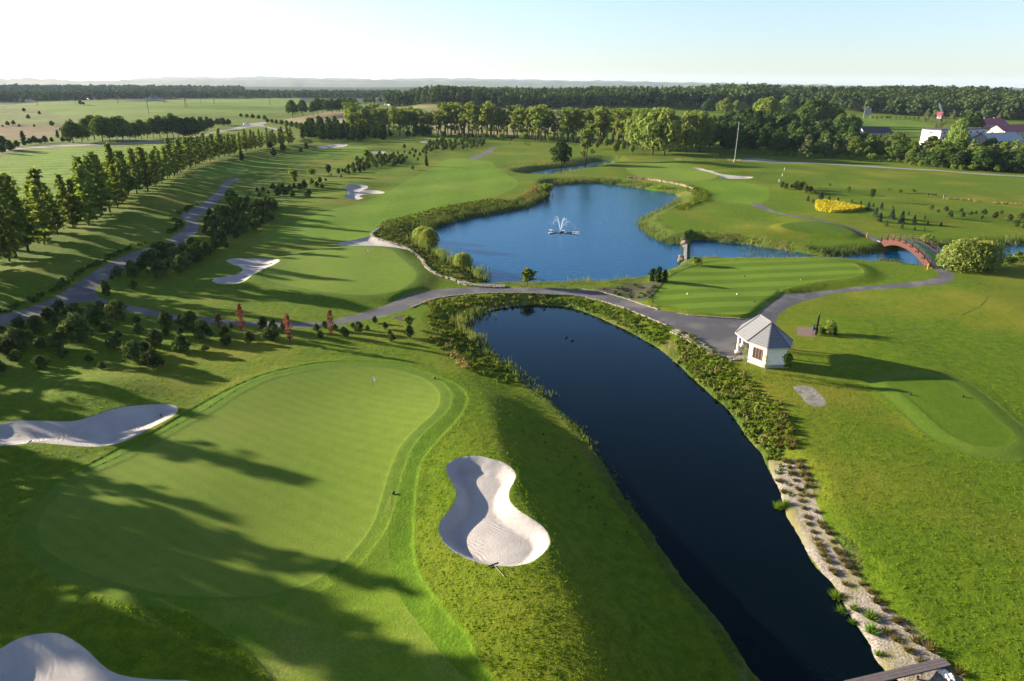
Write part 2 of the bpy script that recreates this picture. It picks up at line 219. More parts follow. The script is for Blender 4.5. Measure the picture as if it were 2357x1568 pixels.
STEPS = [(smooth_poly(flatb(first_cut), lod), .09), (offset_poly(smooth_poly(flatb(green_1), lod), 1.25), .05), (smooth_poly(flatb(green_1), lod), .03), (smooth_poly(flatb(tee_big), lod), .06), (smooth_poly(flatb(tee_right), lod), .03), (offset_poly(smooth_poly(flatb(tee_right), lod), 2.2), .05)]
def terrain(X, Y):
    X = np.asarray(X, float); Y = np.asarray(Y, float)
    b = base_z(X, Y); z = b.copy()
    for poly, amp, w in RAISED:
        d = sdf(poly, X, Y, w+1); z += amp*(1-S01(d/w)); b = b + amp*(1-S01(d/w))*.3
    for poly, dep, w, _ in BUNK:
        d = sdf(poly, X, Y, 4)
        z += np.where(d < 0, -dep*S01(-d/w)*.92-.08*np.clip(-d/.15, 0, 1)+.08, .08*np.exp(-(np.maximum(d, 0)/1.5)**2))
    for poly, dep in STEPS:
        d = sdf(poly, X, Y, .5); z -= dep*np.clip(-d/.14, 0, 1)
    for name, poly, zw in WATER:
        d = sdf(poly, X, Y, 16); m = d < 15
        if not m.any(): continue
        cp, cw = BANKW[name]
        k = 1/(((X[m][:, None]-cp[None, :, 0])**2+(Y[m][:, None]-cp[None, :, 1])**2)**1.5+.1)
        w = (k*cw).sum(1)/k.sum(1); dm = d[m]; t = np.clip(dm/w, 0, 1)
        s = .85*S01(t)+.15*t if name == 'pond' else .55*S01(t)+.45*(1-(1-t)**2)*(.75+.25*t)
        zb = zw + np.minimum(.25, np.maximum(dm, 0)*.6) + (z[m]-zw-np.minimum(.25, np.maximum(dm, 0)*.6))*s
        z[m] = np.where(dm > 0, zb, zw-.05-np.minimum(1.4, -dm*.45))
    d = sdf(MAIN_PATH, X, Y, 3); m = 1-S01(d/.9)
    return z*(1-m)+b*m
def hit(pts):
    """where the sight line through a photo point meets the ground"""
    d = rays(pts); n = len(d); out = np.zeros((n, 3))
    tt = np.geomspace(30, 60000, 420)
    P = CAM+d[:, None, :]*tt[None, :, None]
    Z = terrain(P[..., 0].ravel(), P[..., 1].ravel()).reshape(n, -1)
    below = P[..., 2] < Z; k = np.argmax(below, 1); k = np.where(below.any(1), k, len(tt)-1); k = np.maximum(k, 1)
    a, b = tt[k-1], tt[k]
    for _ in range(14):
        m = (a+b)/2; Q = CAM+d*m[:, None]; u = Q[:, 2] < terrain(Q[:, 0], Q[:, 1]); b = np.where(u, m, b); a = np.where(u, a, m)
    Q = CAM+d*b[:, None]; Q[:, 2] = terrain(Q[:, 0], Q[:, 1]); return Q
def gz(x, y): return float(terrain(np.array([x]), np.array([y]))[0])

# ------------------------------------------------------------------ materials
def new_mat(name):
    m = bpy.data.materials.new(name); m.use_nodes = True; nt = m.node_tree
    b = nt.nodes['Principled BSDF']; return m, nt, b
def N(nt, t, **kw):
    n = nt.nodes.new(t)
    for k, v in kw.items():
        if k in n.inputs: n.inputs[k].default_value = v
        else: setattr(n, k, v)
    return n
def mixc(nt, fac, a, b, blend='MIX'):
    n = nt.nodes.new('ShaderNodeMix'); n.data_type = 'RGBA'; n.blend_type = blend
    for s, v in ((0, fac), (6, a), (7, b)):
        if isinstance(v, (int, float)): n.inputs[s].default_value = v
        elif isinstance(v, tuple): n.inputs[s].default_value = (*v, 1) if len(v) == 3 else v
        else: nt.links.new(v, n.inputs[s])
    return n.outputs[2]
def noise(nt, vec, scale, detail=3, rough=.55, dist=0):
    n = N(nt, 'ShaderNodeTexNoise', Scale=scale, Detail=detail, Roughness=rough, Distortion=dist); nt.links.new(vec, n.inputs['Vector']); return n.outputs[0]
def ramp(nt, v, a, b):
    n = N(nt, 'ShaderNodeMapRange'); n.interpolation_type = 'SMOOTHSTEP'
    n.inputs[1].default_value = a; n.inputs[2].default_value = b; nt.links.new(v, n.inputs[0]); return n.outputs[0]
def pos(nt): return nt.nodes.new('ShaderNodeNewGeometry').outputs['Position']
def math_n(nt, op, a, b=None):
    n = nt.nodes.new('ShaderNodeMath'); n.operation = op
    for s, v in ((0, a), (1, b)):
        if v is None: continue
        if isinstance(v, (int, float)): n.inputs[s].default_value = v
        else: nt.links.new(v, n.inputs[s])
    return n.outputs[0]
def bump(nt, height, dist, strength=1.0, normal=None):
    n = N(nt, 'ShaderNodeBump', Strength=strength, Distance=dist); nt.links.new(height, n.inputs['Height'])
    if normal: nt.links.new(normal, n.inputs['Normal'])
    return n.outputs[0]
def grass_mat(name, c1, c2, dry, dry_lo=.5, dry_hi=.75, patch=.05, blade=3.0, depth=.10, clump=.7, cdepth=.12, stripe=None):
    m, nt, b = new_mat(name); p = pos(nt)
    n1 = noise(nt, p, patch, 5, .6); n2 = noise(nt, p, clump, 4, .6); n3 = noise(nt, p, blade, 4, .7)
    c = mixc(nt, ramp(nt, n2, .3, .7), c1, c2)
    c = mixc(nt, math_n(nt, 'MULTIPLY', ramp(nt, n1, dry_lo, dry_hi), .85), c, dry)
    c = mixc(nt, ramp(nt, n3, .3, .7), mixc(nt, .45, c, tuple(.4*v for v in c1)), c)
    if stripe:
        ang, per, amt = stripe
        sx = nt.nodes.new('ShaderNodeSeparateXYZ'); nt.links.new(p, sx.inputs[0])
        w = math_n(nt, 'ADD', math_n(nt, 'MULTIPLY', sx.outputs[0], math.cos(ang)*6.283/per), math_n(nt, 'MULTIPLY', sx.outputs[1], math.sin(ang)*6.283/per))
        w = math_n(nt, 'ADD', w, math_n(nt, 'MULTIPLY', n1, 1.2))
        s = ramp(nt, math_n(nt, 'SINE', w), -.35, .35)
        c = mixc(nt, math_n(nt, 'MULTIPLY', s, amt), c, tuple(min(1, v*1.75+.01) for v in c2))
    nt.links.new(c, b.inputs['Base Color']); b.inputs['Roughness'].default_value = 1.0; b.inputs['Specular IOR Level'].default_value = .08
    nb = bump(nt, n2, cdepth); nb = bump(nt, n3, depth, 1.0, nb); nt.links.new(nb, b.inputs['Normal'])
    return m
MAT = {}
MAT['rough'] = grass_mat('rough_grass', (.062, .116, .005), (.112, .164, .007), (.195, .178, .020), .44, .74, .045, 5.0, .10, 1.1, .10)
MAT['bank'] = grass_mat('bank_grass', (.040, .075, .010), (.085, .120, .016), (.19, .17, .05), .45, .7, .15, 3.0, .25, .9, .35)
MAT['firstcut'] = grass_mat('first_cut_grass', (.064, .130, .006), (.094, .166, .009), (.12, .18, .015), .5, .8, .08, 5.0, .08, .9, .08)
MAT['approach'] = grass_mat('approach_grass', (.090, .155, .010), (.125, .185, .016), (.18, .20, .045), .45, .75, .12, 6.0, .05, .8, .04)
MAT['green'] = grass_mat('green_grass', (.100, .158, .016), (.122, .176, .020), (.15, .17, .03), .5, .8, .06, 9.0, .025, .8, .015, (1.0, 1.3, .05))
MAT['green2'] = grass_mat('green_grass_far', (.115, .182, .016), (.138, .200, .020), (.17, .20, .03), .5, .8, .06, 5.0, .03, .6, .015)
MAT['collar'] = grass_mat('collar_grass', (.075, .135, .012), (.10, .155, .015), (.12, .17, .02), .5, .8, .1, 6.0, .05, .8, .03)
MAT['fairway'] = grass_mat('fairway_grass', (.090, .172, .008), (.120, .198, .012), (.175, .20, .03), .5, .8, .03, 3.0, .06, .4, .05)
MAT['tee'] = grass_mat('tee_grass', (.078, .138, .009), (.092, .152, .012), (.12, .165, .025), .55, .8, .05, 5.0, .05, .6, .03, (1.72, 5.2, .30))
MAT['tee_plain'] = grass_mat('tee_grass_plain', (.060, .118, .006), (.084, .140, .008), (.12, .15, .015), .5, .8, .05, 5.0, .05, .6, .03)
MAT['field'] = grass_mat('field_crop', (.080, .160, .008), (.130, .205, .012), (.165, .21, .025), .45, .7, .03, 1.2, .25, .25, .4, (1.9, 9.0, .25))
MAT['field_far'] = grass_mat('field_far_crop', (.095, .165, .014), (.130, .198, .018), (.175, .20, .03), .45, .7, .006, .5, .3, .05, .6)
MAT['dry'] = grass_mat('dry_grass', (.088, .132, .024), (.14, .165, .035), (.19, .175, .06), .4, .7, .02, .8, .3, .15, .5)
MAT['brown'] = grass_mat('brown_field', (.15, .115, .050), (.20, .145, .065), (.11, .13, .03), .5, .8, .02, .8, .2, .1, .3)
MAT['tan'] = grass_mat('tan_field', (.25, .20, .09), (.29, .235, .12), (.2, .19, .06), .5, .8, .02, .8, .2, .1, .3)
MAT['pale'] = grass_mat('pale_field', (.20, .195, .07), (.25, .225, .10), (.12, .16, .03), .5, .75, .015, .8, .2, .1, .3)
MAT['wooded'] = grass_mat('wooded_plain', (.016, .034, .014), (.030, .048, .016), (.07, .085, .025), .58, .7, .0016, .02, 2.0, .01, 3.0)
def sand_mat():
    m, nt, b = new_mat('bunker_sand'); p = pos(nt)
    n1 = noise(nt, p, .5, 4); n2 = noise(nt, p, 14, 3); n3 = noise(nt, p, .25, 2)
    sx = nt.nodes.new('ShaderNodeSeparateXYZ'); nt.links.new(p, sx.inputs[0])
    w = math_n(nt, 'SINE', math_n(nt, 'ADD', math_n(nt, 'MULTIPLY', sx.outputs[1], 14.0), math_n(nt, 'ADD', math_n(nt, 'MULTIPLY', sx.outputs[0], 9.0), math_n(nt, 'MULTIPLY', n3, 60.0))))
    w = math_n(nt, 'MULTIPLY', w, ramp(nt, noise(nt, p, .18, 2), .42, .58))
    c = mixc(nt, ramp(nt, n1, .3, .7), (.29, .272, .26), (.345, .323, .305)); nt.links.new(c, b.inputs['Base Color'])
    b.inputs['Roughness'].default_value = 1; b.inputs['Specular IOR Level'].default_value = .1
    nb = bump(nt, w, .011); nb = bump(nt, n2, .035, 1, nb); nb = bump(nt, n1, .10, .8, nb); nt.links.new(nb, b.inputs['Normal']); return m
MAT['sand'] = sand_mat()
def speckle_mat(name, c1, c2, scale, rough=.9, depth=.01, big=None, c3=None, spec=.3):
    m, nt, b = new_mat(name); p = pos(nt); n = noise(nt, p, scale, 4, .7)
    c = mixc(nt, ramp(nt, n, .35, .65), c1, c2)
    if big: c = mixc(nt, ramp(nt, noise(nt, p, big, 3), .45, .65), c, c3)
    nt.links.new(c, b.inputs['Base Color']); b.inputs['Roughness'].default_value = rough; b.inputs['Specular IOR Level'].default_value = spec
    nt.links.new(bump(nt, n, depth), b.inputs['Normal']); return m
MAT['path'] = speckle_mat('path_asphalt', (.046, .045, .051), (.084, .082, .087), 6, .8, .012, .22, (.115, .108, .102))
MAT['road'] = speckle_mat('road_asphalt', (.16, .15, .14), (.22, .2, .19), 2, .85, .01)
MAT['gravel'] = speckle_mat('bank_gravel', (.13, .112, .092), (.29, .262, .23), 7, 1, .12, .5, (.16, .15, .06), .1)
MAT['bed'] = speckle_mat('pebble_bed', (.14, .13, .11), (.28, .26, .23), 5, 1, .10, .9, (.12, .13, .09), .1)
MAT['mulch'] = speckle_mat('bark_mulch', (.045, .035, .026), (.10, .085, .07), 4, 1, .12, .5, (.06, .09, .02), .1)
MAT['brick'] = speckle_mat('brick_paving', (.12, .08, .065), (.16, .11, .09), 8, .9, .01)
MAT['mud'] = speckle_mat('pond_bed', (.02, .022, .012), (.035, .03, .015), 1, 1, .02)
def water_mat(name, base, wave, strength, rough):
    m, nt, b = new_mat(name); p = pos(nt)
    b.inputs['Base Color'].default_value = (*base, 1); b.inputs['Roughness'].default_value = rough; b.inputs['IOR'].default_value = 1.333
    mp = N(nt, 'ShaderNodeMapping'); mp.inputs['Scale'].default_value = (1, 1.6, 1); nt.links.new(p, mp.inputs[0])
    n1 = noise(nt, mp.outputs[0], wave, 3, .6); gust = ramp(nt, noise(nt, p, .05, 3), .35, .7)
    nb = N(nt, 'ShaderNodeBump', Distance=.12); nt.links.new(math_n(nt, 'MULTIPLY', gust, strength), nb.inputs['Strength']); nt.links.new(n1, nb.inputs['Height'])
    nt.links.new(nb.outputs[0], b.inputs['Normal']); return m
MAT['lake'] = water_mat('lake_water', (.003, .052, .125), 1.6, .8, .06)
MAT['pond'] = water_mat('pond_water', (.0004, .0018, .0025), 1.0, .07, .03)
def pond_mat(name, b1, b2, tint, pw, mul, wave, wd):
    m, nt, b = new_mat(name); out = nt.nodes['Material Output']; nt.nodes.remove(b); p = pos(nt)
    nb = bump(nt, noise(nt, p, wave, 3, .6), wd, .5); fr = N(nt, 'ShaderNodeFresnel', IOR=1.333); nt.links.new(nb, fr.inputs['Normal'])
    d = nt.nodes.new('ShaderNodeBsdfDiffuse'); murk = noise(nt, p, .12, 4, .6); nt.links.new(mixc(nt, ramp(nt, murk, .55, .75), b1, b2), d.inputs['Color'])
    g = nt.nodes.new('ShaderNodeBsdfGlossy'); g.inputs['Color'].default_value = (*tint, 1); g.inputs['Roughness'].default_value = .04; nt.links.new(nb, g.inputs['Normal'])
    mx = nt.nodes.new('ShaderNodeMixShader'); k = math_n(nt, 'MINIMUM', math_n(nt, 'MULTIPLY', math_n(nt, 'POWER', fr.outputs[0], pw), mul), .9)
    nt.links.new(k, mx.inputs[0]); nt.links.new(d.outputs[0], mx.inputs[1]); nt.links.new(g.outputs[0], mx.inputs[2]); nt.links.new(mx.outputs[0], out.inputs['Surface']); return m
MAT['pond'] = pond_mat('pond_water', (.0008, .003, .004), (.004, .008, .005), (.55, .82, 1), 1.75, 4.2, 1.3, .03)
MAT['lake'] = pond_mat('lake_water', (.003, .045, .11), (.004, .055, .125), (.62, .86, 1), 1.2, 1.25, 1.6, .13)

# ------------------------------------------------------------------ object helpers
def tag(o, label=None, cat=None, group=None, kind=None):
    if label: o['label'] = label
    if cat: o['category'] = cat
    if group: o['group'] = group
    if kind: o['kind'] = kind
    return o
def link(name, data, parent=None, loc=None):
    o = bpy.data.objects.new(name, data); COL.objects.link(o)
    if parent: o.parent = parent
    if loc is not None: o.location = loc
    return o
def np_mesh(name, V, F, mats, smooth=False, mi=None, normals=None):
    me = bpy.data.meshes.new(name); V = np.asarray(V, np.float32); F = np.asarray(F, np.int32); n, k = F.shape
    me.vertices.add(len(V)); me.vertices.foreach_set('co', V.ravel())
    me.loops.add(n*k); me.loops.foreach_set('vertex_index', F.ravel())
    me.polygons.add(n); me.polygons.foreach_set('loop_start', np.arange(0, n*k, k, dtype=np.int32))
    try: me.polygons.foreach_set('loop_total', np.full(n, k, np.int32))
    except Exception: pass
    if smooth: me.polygons.foreach_set('use_smooth', np.ones(n, bool))
    for m in mats: me.materials.append(m)
    if mi is not None: me.polygons.foreach_set('material_index', np.asarray(mi, np.int32))
    me.update(calc_edges=True)
    if normals is not None: me.normals_split_custom_set_from_vertices(normals.tolist())
    return me

# ------------------------------------------------------------------ ground: one triangulated sheet cut along the traced outlines
ZONES = []   # (object name, material, outline, label); the later one wins
def zone(name, mat, px, label, world=None, step=lod):
    ZONES.append((name, mat, smooth_poly(flatb(px), step) if world is None else world, label))
zone('field', 'field', field_near, 'bright green crop field with tractor lines behind the long row of trees')
zone('field', 'dry', dry_strip, 'thin dry grass verge along the top of the striped field')
zone('field', 'brown', field_brown, 'reddish brown field beyond the tree belt at the left edge')
zone('field', 'field_far', field_far, 'broad rolling far green field with wooden power poles')
zone('field', 'dry', rough_far, 'rough dry pasture dotted with bushes below the far green field')
zone('field', 'tan', field_tan, 'tan mown field left of the tall poplars')
zone('field', 'pale', field_back, 'pale straw field seen between the poplar trunks')
zone('field', 'field_far', field_r1, 'green meadow left of the white apartment block')
zone('field', 'field_far', field_r2, 'strip of practice range grass with young trees below the hill wood')
zone('field', 'pale', field_r3, 'pale strip of field behind the red roofed halls')
zone('road', 'road', road_r, 'narrow pale road running behind the right meadow')
zone('road', 'road', road_l, 'grey country road curving behind the left tree belt')
zone('fairway', 'fairway', fairway_l, 'far striped fairway below the end of the tree row')
zone('fairway', 'fairway', green_top, 'farthest raised green in front of the poplars')
zone('fairway', 'fairway', fairway_1, 'large smooth fairway on the left of the lake')
zone('fairway', 'green2', green_far, 'far putting green right of the lake, beside the thin bunker')
zone('fairway', 'fairway', fairway_r, 'fairway running to the right of the lake')
zone('tee', 'tee_plain', tee_far, 'slim far tee beside the single round tree')
zone('tee', 'tee_plain', tee_small, 'oval tee between the curved path and the canal')
zone('tee', 'tee', tee_big, 'large striped tee between canal and asphalt path')
_tr = smooth_poly(flatb(tee_right), lod)
zone('tee_surround', 'collar', None, 'paler mown ring round the lower right tee', offset_poly(_tr, 2.2))
zone('tee', 'tee_plain', tee_right, 'long tee in the lower right meadow, partly under the hut shadow')
zone('first_cut', 'firstcut', first_cut, 'band of bright first cut grass round the near green')
G1 = smooth_poly(flatb(green_1), lod)
zone('collar', 'collar', None, 'darker collar ring of grass round the near green', offset_poly(G1, 1.25))
zone('approach', 'approach', approach, 'pale mown approach in front of the near green')
zone('putting_green', 'green', None, 'big pale putting green with flag in the foreground', G1)
G2 = smooth_poly(flatb(green_2), lod)
zone('collar', 'collar', None, 'collar ring of the green by the lake', offset_poly(G2, 1.6))
zone('putting_green', 'green2', None, 'pale putting green with flag on the left of the lake', G2)
zone('gravel_strip', 'gravel', None, 'stony planted strip along the right bank of the pond', smooth_poly(hit(gravel)[:, :2], lod))
zone('mulch_bed', 'mulch', heather, 'dark mulch bed between path and striped tee')
zone('mulch_bed', 'mulch', mulch, 'small bare patch under the path edge')
zone('pebble_bed', 'bed', gravel_bed, 'oval pebble bed in the lawn below the hut')
tm_ = smooth_poly(flatb(zz(6, (2050, 830), (2100, 880), (2110, 930), (2070, 985), (1990, 1030), (1880, 1075), (1740, 1117), (1580, 1150), (1420, 1182))), 1.0, False)
_t = np.gradient(tm_, axis=0); _t /= np.linalg.norm(_t, axis=1)[:, None]; _n = np.stack([-_t[:, 1], _t[:, 0]], 1)
zone('worn_line', 'bank', None, 'thin dark curved wheel mark across the right lawn', np.vstack([tm_+_n*.13, (tm_-_n*.13)[::-1]]))
zone('paved_pad', 'brick', pad, 'square brick pad beside the hut', None, 5)
for p, d, w, l in BUNK: zone('bunker', 'sand', None, l, p)
zone('path', 'path', tee_path, 'curved asphalt path from the far fairway to the bridge')
zone('path', 'path', mid_path, 'short bent path by the far pine rows')
zone('path', 'path', None, 'wide asphalt cart path winding past the green, between the waters and by the hut', MAIN_PATH)
for n, p, z in WATER: zone('bed', 'mud', None, 'dark bed under the '+n, p)

def build_ground():
    pts = []
    r = 16.0
    while r < 15500:
        st = .010 if r < 320 else (.016 if r < 1500 else .05)
        da = .0042 if r < 320 else (.008 if r < 1500 else .02)
        a = np.arange(-1.02, 1.02, da)+rng.uniform(0, da)
        pts.append(np.stack([r*np.sin(a), r*np.cos(a)], 1)); r *= 1+st
        if 22 > r: r *= 1.03
    pts = np.vstack(pts)
    extra = []
    for p, d, w, _ in BUNK:
        rr = np.hypot(*p.mean(0))
        if rr < 160:
            for o in (-.25, -.7, -1.3, -2.0, .4): extra.append(offset_poly(p, o*max(1, w/2.3)))
    extra += [offset_poly(p, -.14) for p, _ in STEPS]
    allp = [pts]+extra; V = np.vstack(allp); edges = []; base = len(V); chunks = [V]
    for _, _, p, _ in ZONES:
        n = len(p); chunks.append(p); edges += [(base+i, base+(i+1) % n) for i in range(n)]; base += n
    V = np.vstack(chunks)
    res = delaunay_2d_cdt([Vector((float(x), float(y))) for x, y in V], edges, [], 0, 1e-5)
    P = np.array([(v.x, v.y) for v in res[0]]); T = np.array(res[2], np.int32)
    Z = terrain(P[:, 0], P[:, 1]); C = P[T].mean(1)
    e1 = P[T[:, 1]]-P[T[:, 0]]; e2 = P[T[:, 2]]-P[T[:, 0]]
    flip = (e1[:, 0]*e2[:, 1]-e1[:, 1]*e2[:, 0]) < 0; T[flip] = T[flip][:, ::-1]
    V3 = np.column_stack([P, Z])
    fn = np.cross(V3[T[:, 1]]-V3[T[:, 0]], V3[T[:, 2]]-V3[T[:, 0]]); vn = np.zeros_like(V3)
    for i in range(3): np.add.at(vn, T[:, i], fn)
    vn /= np.linalg.norm(vn, axis=1)[:, None]+1e-12
    cls = np.full(len(T), -1)
    # strip of uncut bank grass round the waters
    for name, poly, zw in WATER:
        d = sdf(poly, C[:, 0], C[:, 1], 8); lim = {'lake': 4.5, 'canal': 2.2, 'pond': 2.6, 'inlet': 6}[name]
        lim = lim*(1+.35*np.sin(C[:, 0]*.9)*np.sin(C[:, 1]*.7))
        if name == 'pond':   # the mown mound comes closer to the water on the left
            lim = np.where((C[:, 0] < np.interp(C[:, 1], [30, 60, 90], [24, 12, -2])) & (C[:, 1] < 76), 1.2, lim)
        cls[(d < lim)] = -2
    for i, (_, _, p, _) in enumerate(ZONES):
        d = sdf(p, C[:, 0], C[:, 1], .01); cls[d < 0] = i
    def emit(mask, name, mat, label, cat):
        f = T[mask]
        if not len(f): return
        u, inv = np.unique(f, return_inverse=True); me = np_mesh(name, V3[u], inv.reshape(-1, 3), [MAT[mat]], True, None, vn[u])
        tag(link(name, me), label, cat, None, 'structure')
    far = (cls == -1) & (np.hypot(C[:, 0], C[:, 1]) > 1180)
    emit(far, 'plain', 'wooded', 'distant wooded plain below the hills', 'plain'); cls[far] = -3
    emit(cls == -1, 'ground', 'rough', 'rough mown grass between the fairways, greens and paths', 'grass')
    emit(cls == -2, 'bank', 'bank', 'uncut weedy banks around the lake, canal and pond', 'bank')
    for i, (n, m, p, l) in enumerate(ZONES): emit(cls == i, n, m, l, n.replace('_', ' '))
build_ground()
WL = {'lake': 'large blue lake with a fountain', 'canal': 'blue canal running under the arched bridge', 'pond': 'dark still pond curving through the foreground', 'inlet': 'small far inlet under the leaning trees'}
for n, p, z in WATER:
    q = offset_poly(p, .5); res = delaunay_2d_cdt([Vector((float(x), float(y))) for x, y in q], [(i, (i+1) % len(q)) for i in range(len(q))], [], 1, 1e-5)
    V = np.array([(v.x, v.y, z) for v in res[0]]); T = np.array([f for f in res[2]], np.int32)
    e1 = V[T[:, 1]]-V[T[:, 0]]; e2 = V[T[:, 2]]-V[T[:, 0]]; fl = np.cross(e1, e2)[:, 2] < 0; T[fl] = T[fl][:, ::-1]
    tag(link('water', np_mesh('water', V, T, [MAT['pond' if n == 'pond' else 'lake']])), WL[n], 'water', None, 'structure')
# ------------------------------------------------------------------ foliage and bark
def leaf_mat(name, c1, c2, trans=.35, tint=.25, nscale=.8):
    m, nt, b = new_mat(name); out = nt.nodes['Material Output']; nt.nodes.remove(b)
    tc = nt.nodes.new('ShaderNodeTexCoord'); oi = nt.nodes.new('ShaderNodeObjectInfo')
    n = noise(nt, tc.outputs['Object'], nscale, 3, .6)
    c = mixc(nt, ramp(nt, n, .3, .7), c1, c2)
    hs = N(nt, 'ShaderNodeHueSaturation'); nt.links.new(c, hs.inputs['Color'])
    nt.links.new(math_n(nt, 'ADD', math_n(nt, 'MULTIPLY', oi.outputs['Random'], tint*2), 1-tint), hs.inputs['Value'])
    r2 = math_n(nt, 'FRACT', math_n(nt, 'MULTIPLY', oi.outputs['Random'], 7.3))
    nt.links.new(math_n(nt, 'ADD', math_n(nt, 'MULTIPLY', r2, .03), .485), hs.inputs['Hue'])
    d = nt.nodes.new('ShaderNodeBsdfDiffuse'); t = nt.nodes.new('ShaderNodeBsdfTranslucent'); mx = nt.nodes.new('ShaderNodeMixShader')
    nt.links.new(hs.outputs[0], d.inputs[0]); nt.links.new(mixc(nt, 1.0, hs.outputs[0], (1.15, 1.1, .6), 'MULTIPLY'), t.inputs[0]); mx.inputs[0].default_value = trans
    nt.links.new(d.outputs[0], mx.inputs[1]); nt.links.new(t.outputs[0], mx.inputs[2]); nt.links.new(mx.outputs[0], out.inputs['Surface']); return m
def plain(name, c, rough=.8, spec=.3, metal=0, var=.0, scale=3):
    m, nt, b = new_mat(name); b.inputs['Roughness'].default_value = rough; b.inputs['Specular IOR Level'].default_value = spec; b.inputs['Metallic'].default_value = metal
    n = noise(nt, pos(nt), scale, 4, .6); v = max(var, .12)
    nt.links.new(mixc(nt, n, tuple(x*(1-v) for x in c), tuple(min(1, x*(1+v)) for x in c)), b.inputs['Base Color']); return m
LEAF = {'row': leaf_mat('row_leaves', (.085, .132, .026), (.165, .210, .055), .45), 'pine': leaf_mat('pine_needles', (.038, .066, .022), (.135, .165, .052), .2),
        'round': leaf_mat('broad_leaves', (0.051, 0.087, 0.019), (0.109, 0.152, 0.032)), 'dark': leaf_mat('dark_leaves', (0.027, 0.057, 0.019), (0.061, 0.097, 0.024), .25),
        'poplar': leaf_mat('poplar_leaves', (.100, .150, .034), (.185, .225, .062), .42), 'willow': leaf_mat('willow_bush_leaves', (.17, .22, .05), (.25, .29, .08), .45), 'pale': leaf_mat('willow_leaves', (0.099, 0.138, 0.055), (0.187, 0.220, 0.099)),
        'lime': leaf_mat('light_leaves', (.095, .150, .022), (.16, .21, .045)), 'red': leaf_mat('red_leaves', (.10, .032, .034), (.17, .062, .062)),
        'spruce': leaf_mat('spruce_needles', (0.042, 0.077, 0.048), (0.084, 0.126, 0.084), .15), 'yellow': leaf_mat('yellow_leaves', (.36, .33, .025), (.46, .42, .035), .2, .05),
        'reed': leaf_mat('reed_blades', (.075, .115, .035), (.14, .17, .06), .4), 'lawn': leaf_mat('lawn_blades', (.095, .155, .008), (.185, .235, .016), .45, .05, 1.5), 'weed': leaf_mat('bank_weeds', (.060, .105, .012), (.15, .19, .03), .35, .1, 2.0),
        'tuft': leaf_mat('tuft_leaves', (.085, .085, .022), (.16, .12, .05), .3, .3, 4.0), 'sedge': leaf_mat('sedge_blades', (.07, .14, .012), (.13, .20, .025), .4),
        'straw': leaf_mat('dry_stems', (.17, .14, .05), (.27, .23, .10), .3, .2, 2.0), 'forest': leaf_mat('forest_leaves', (0.024, 0.051, 0.021), (0.063, 0.093, 0.030), .2, .1, .03)}
BARK = plain('bark', (.085, .065, .045), 1, .1); BIRCH = plain('pale_bark', (.22, .19, .15), 1, .1)
def rvec(rs, n): v = rs.normal(size=(n, 3)); return v/np.linalg.norm(v, axis=1)[:, None]
def leaves(C, Nr, size, asp, rs, up=None):
    n = len(C); Nr = Nr/(np.linalg.norm(Nr, axis=1)[:, None]+1e-9)
    t = rvec(rs, n) if up is None else np.asarray(up)+.35*rvec(rs, n)
    b = t-Nr*(t*Nr).sum(1)[:, None]; b /= np.linalg.norm(b, axis=1)[:, None]+1e-9; a = np.cross(Nr, b)
    s = (size*(.6+.8*rs.random(n)))[:, None]
    V = np.stack([C-b*s*asp, C+a*s, C+b*s*asp, C-a*s], 1).reshape(-1, 3)
    return V, np.arange(4*n).reshape(-1, 4)
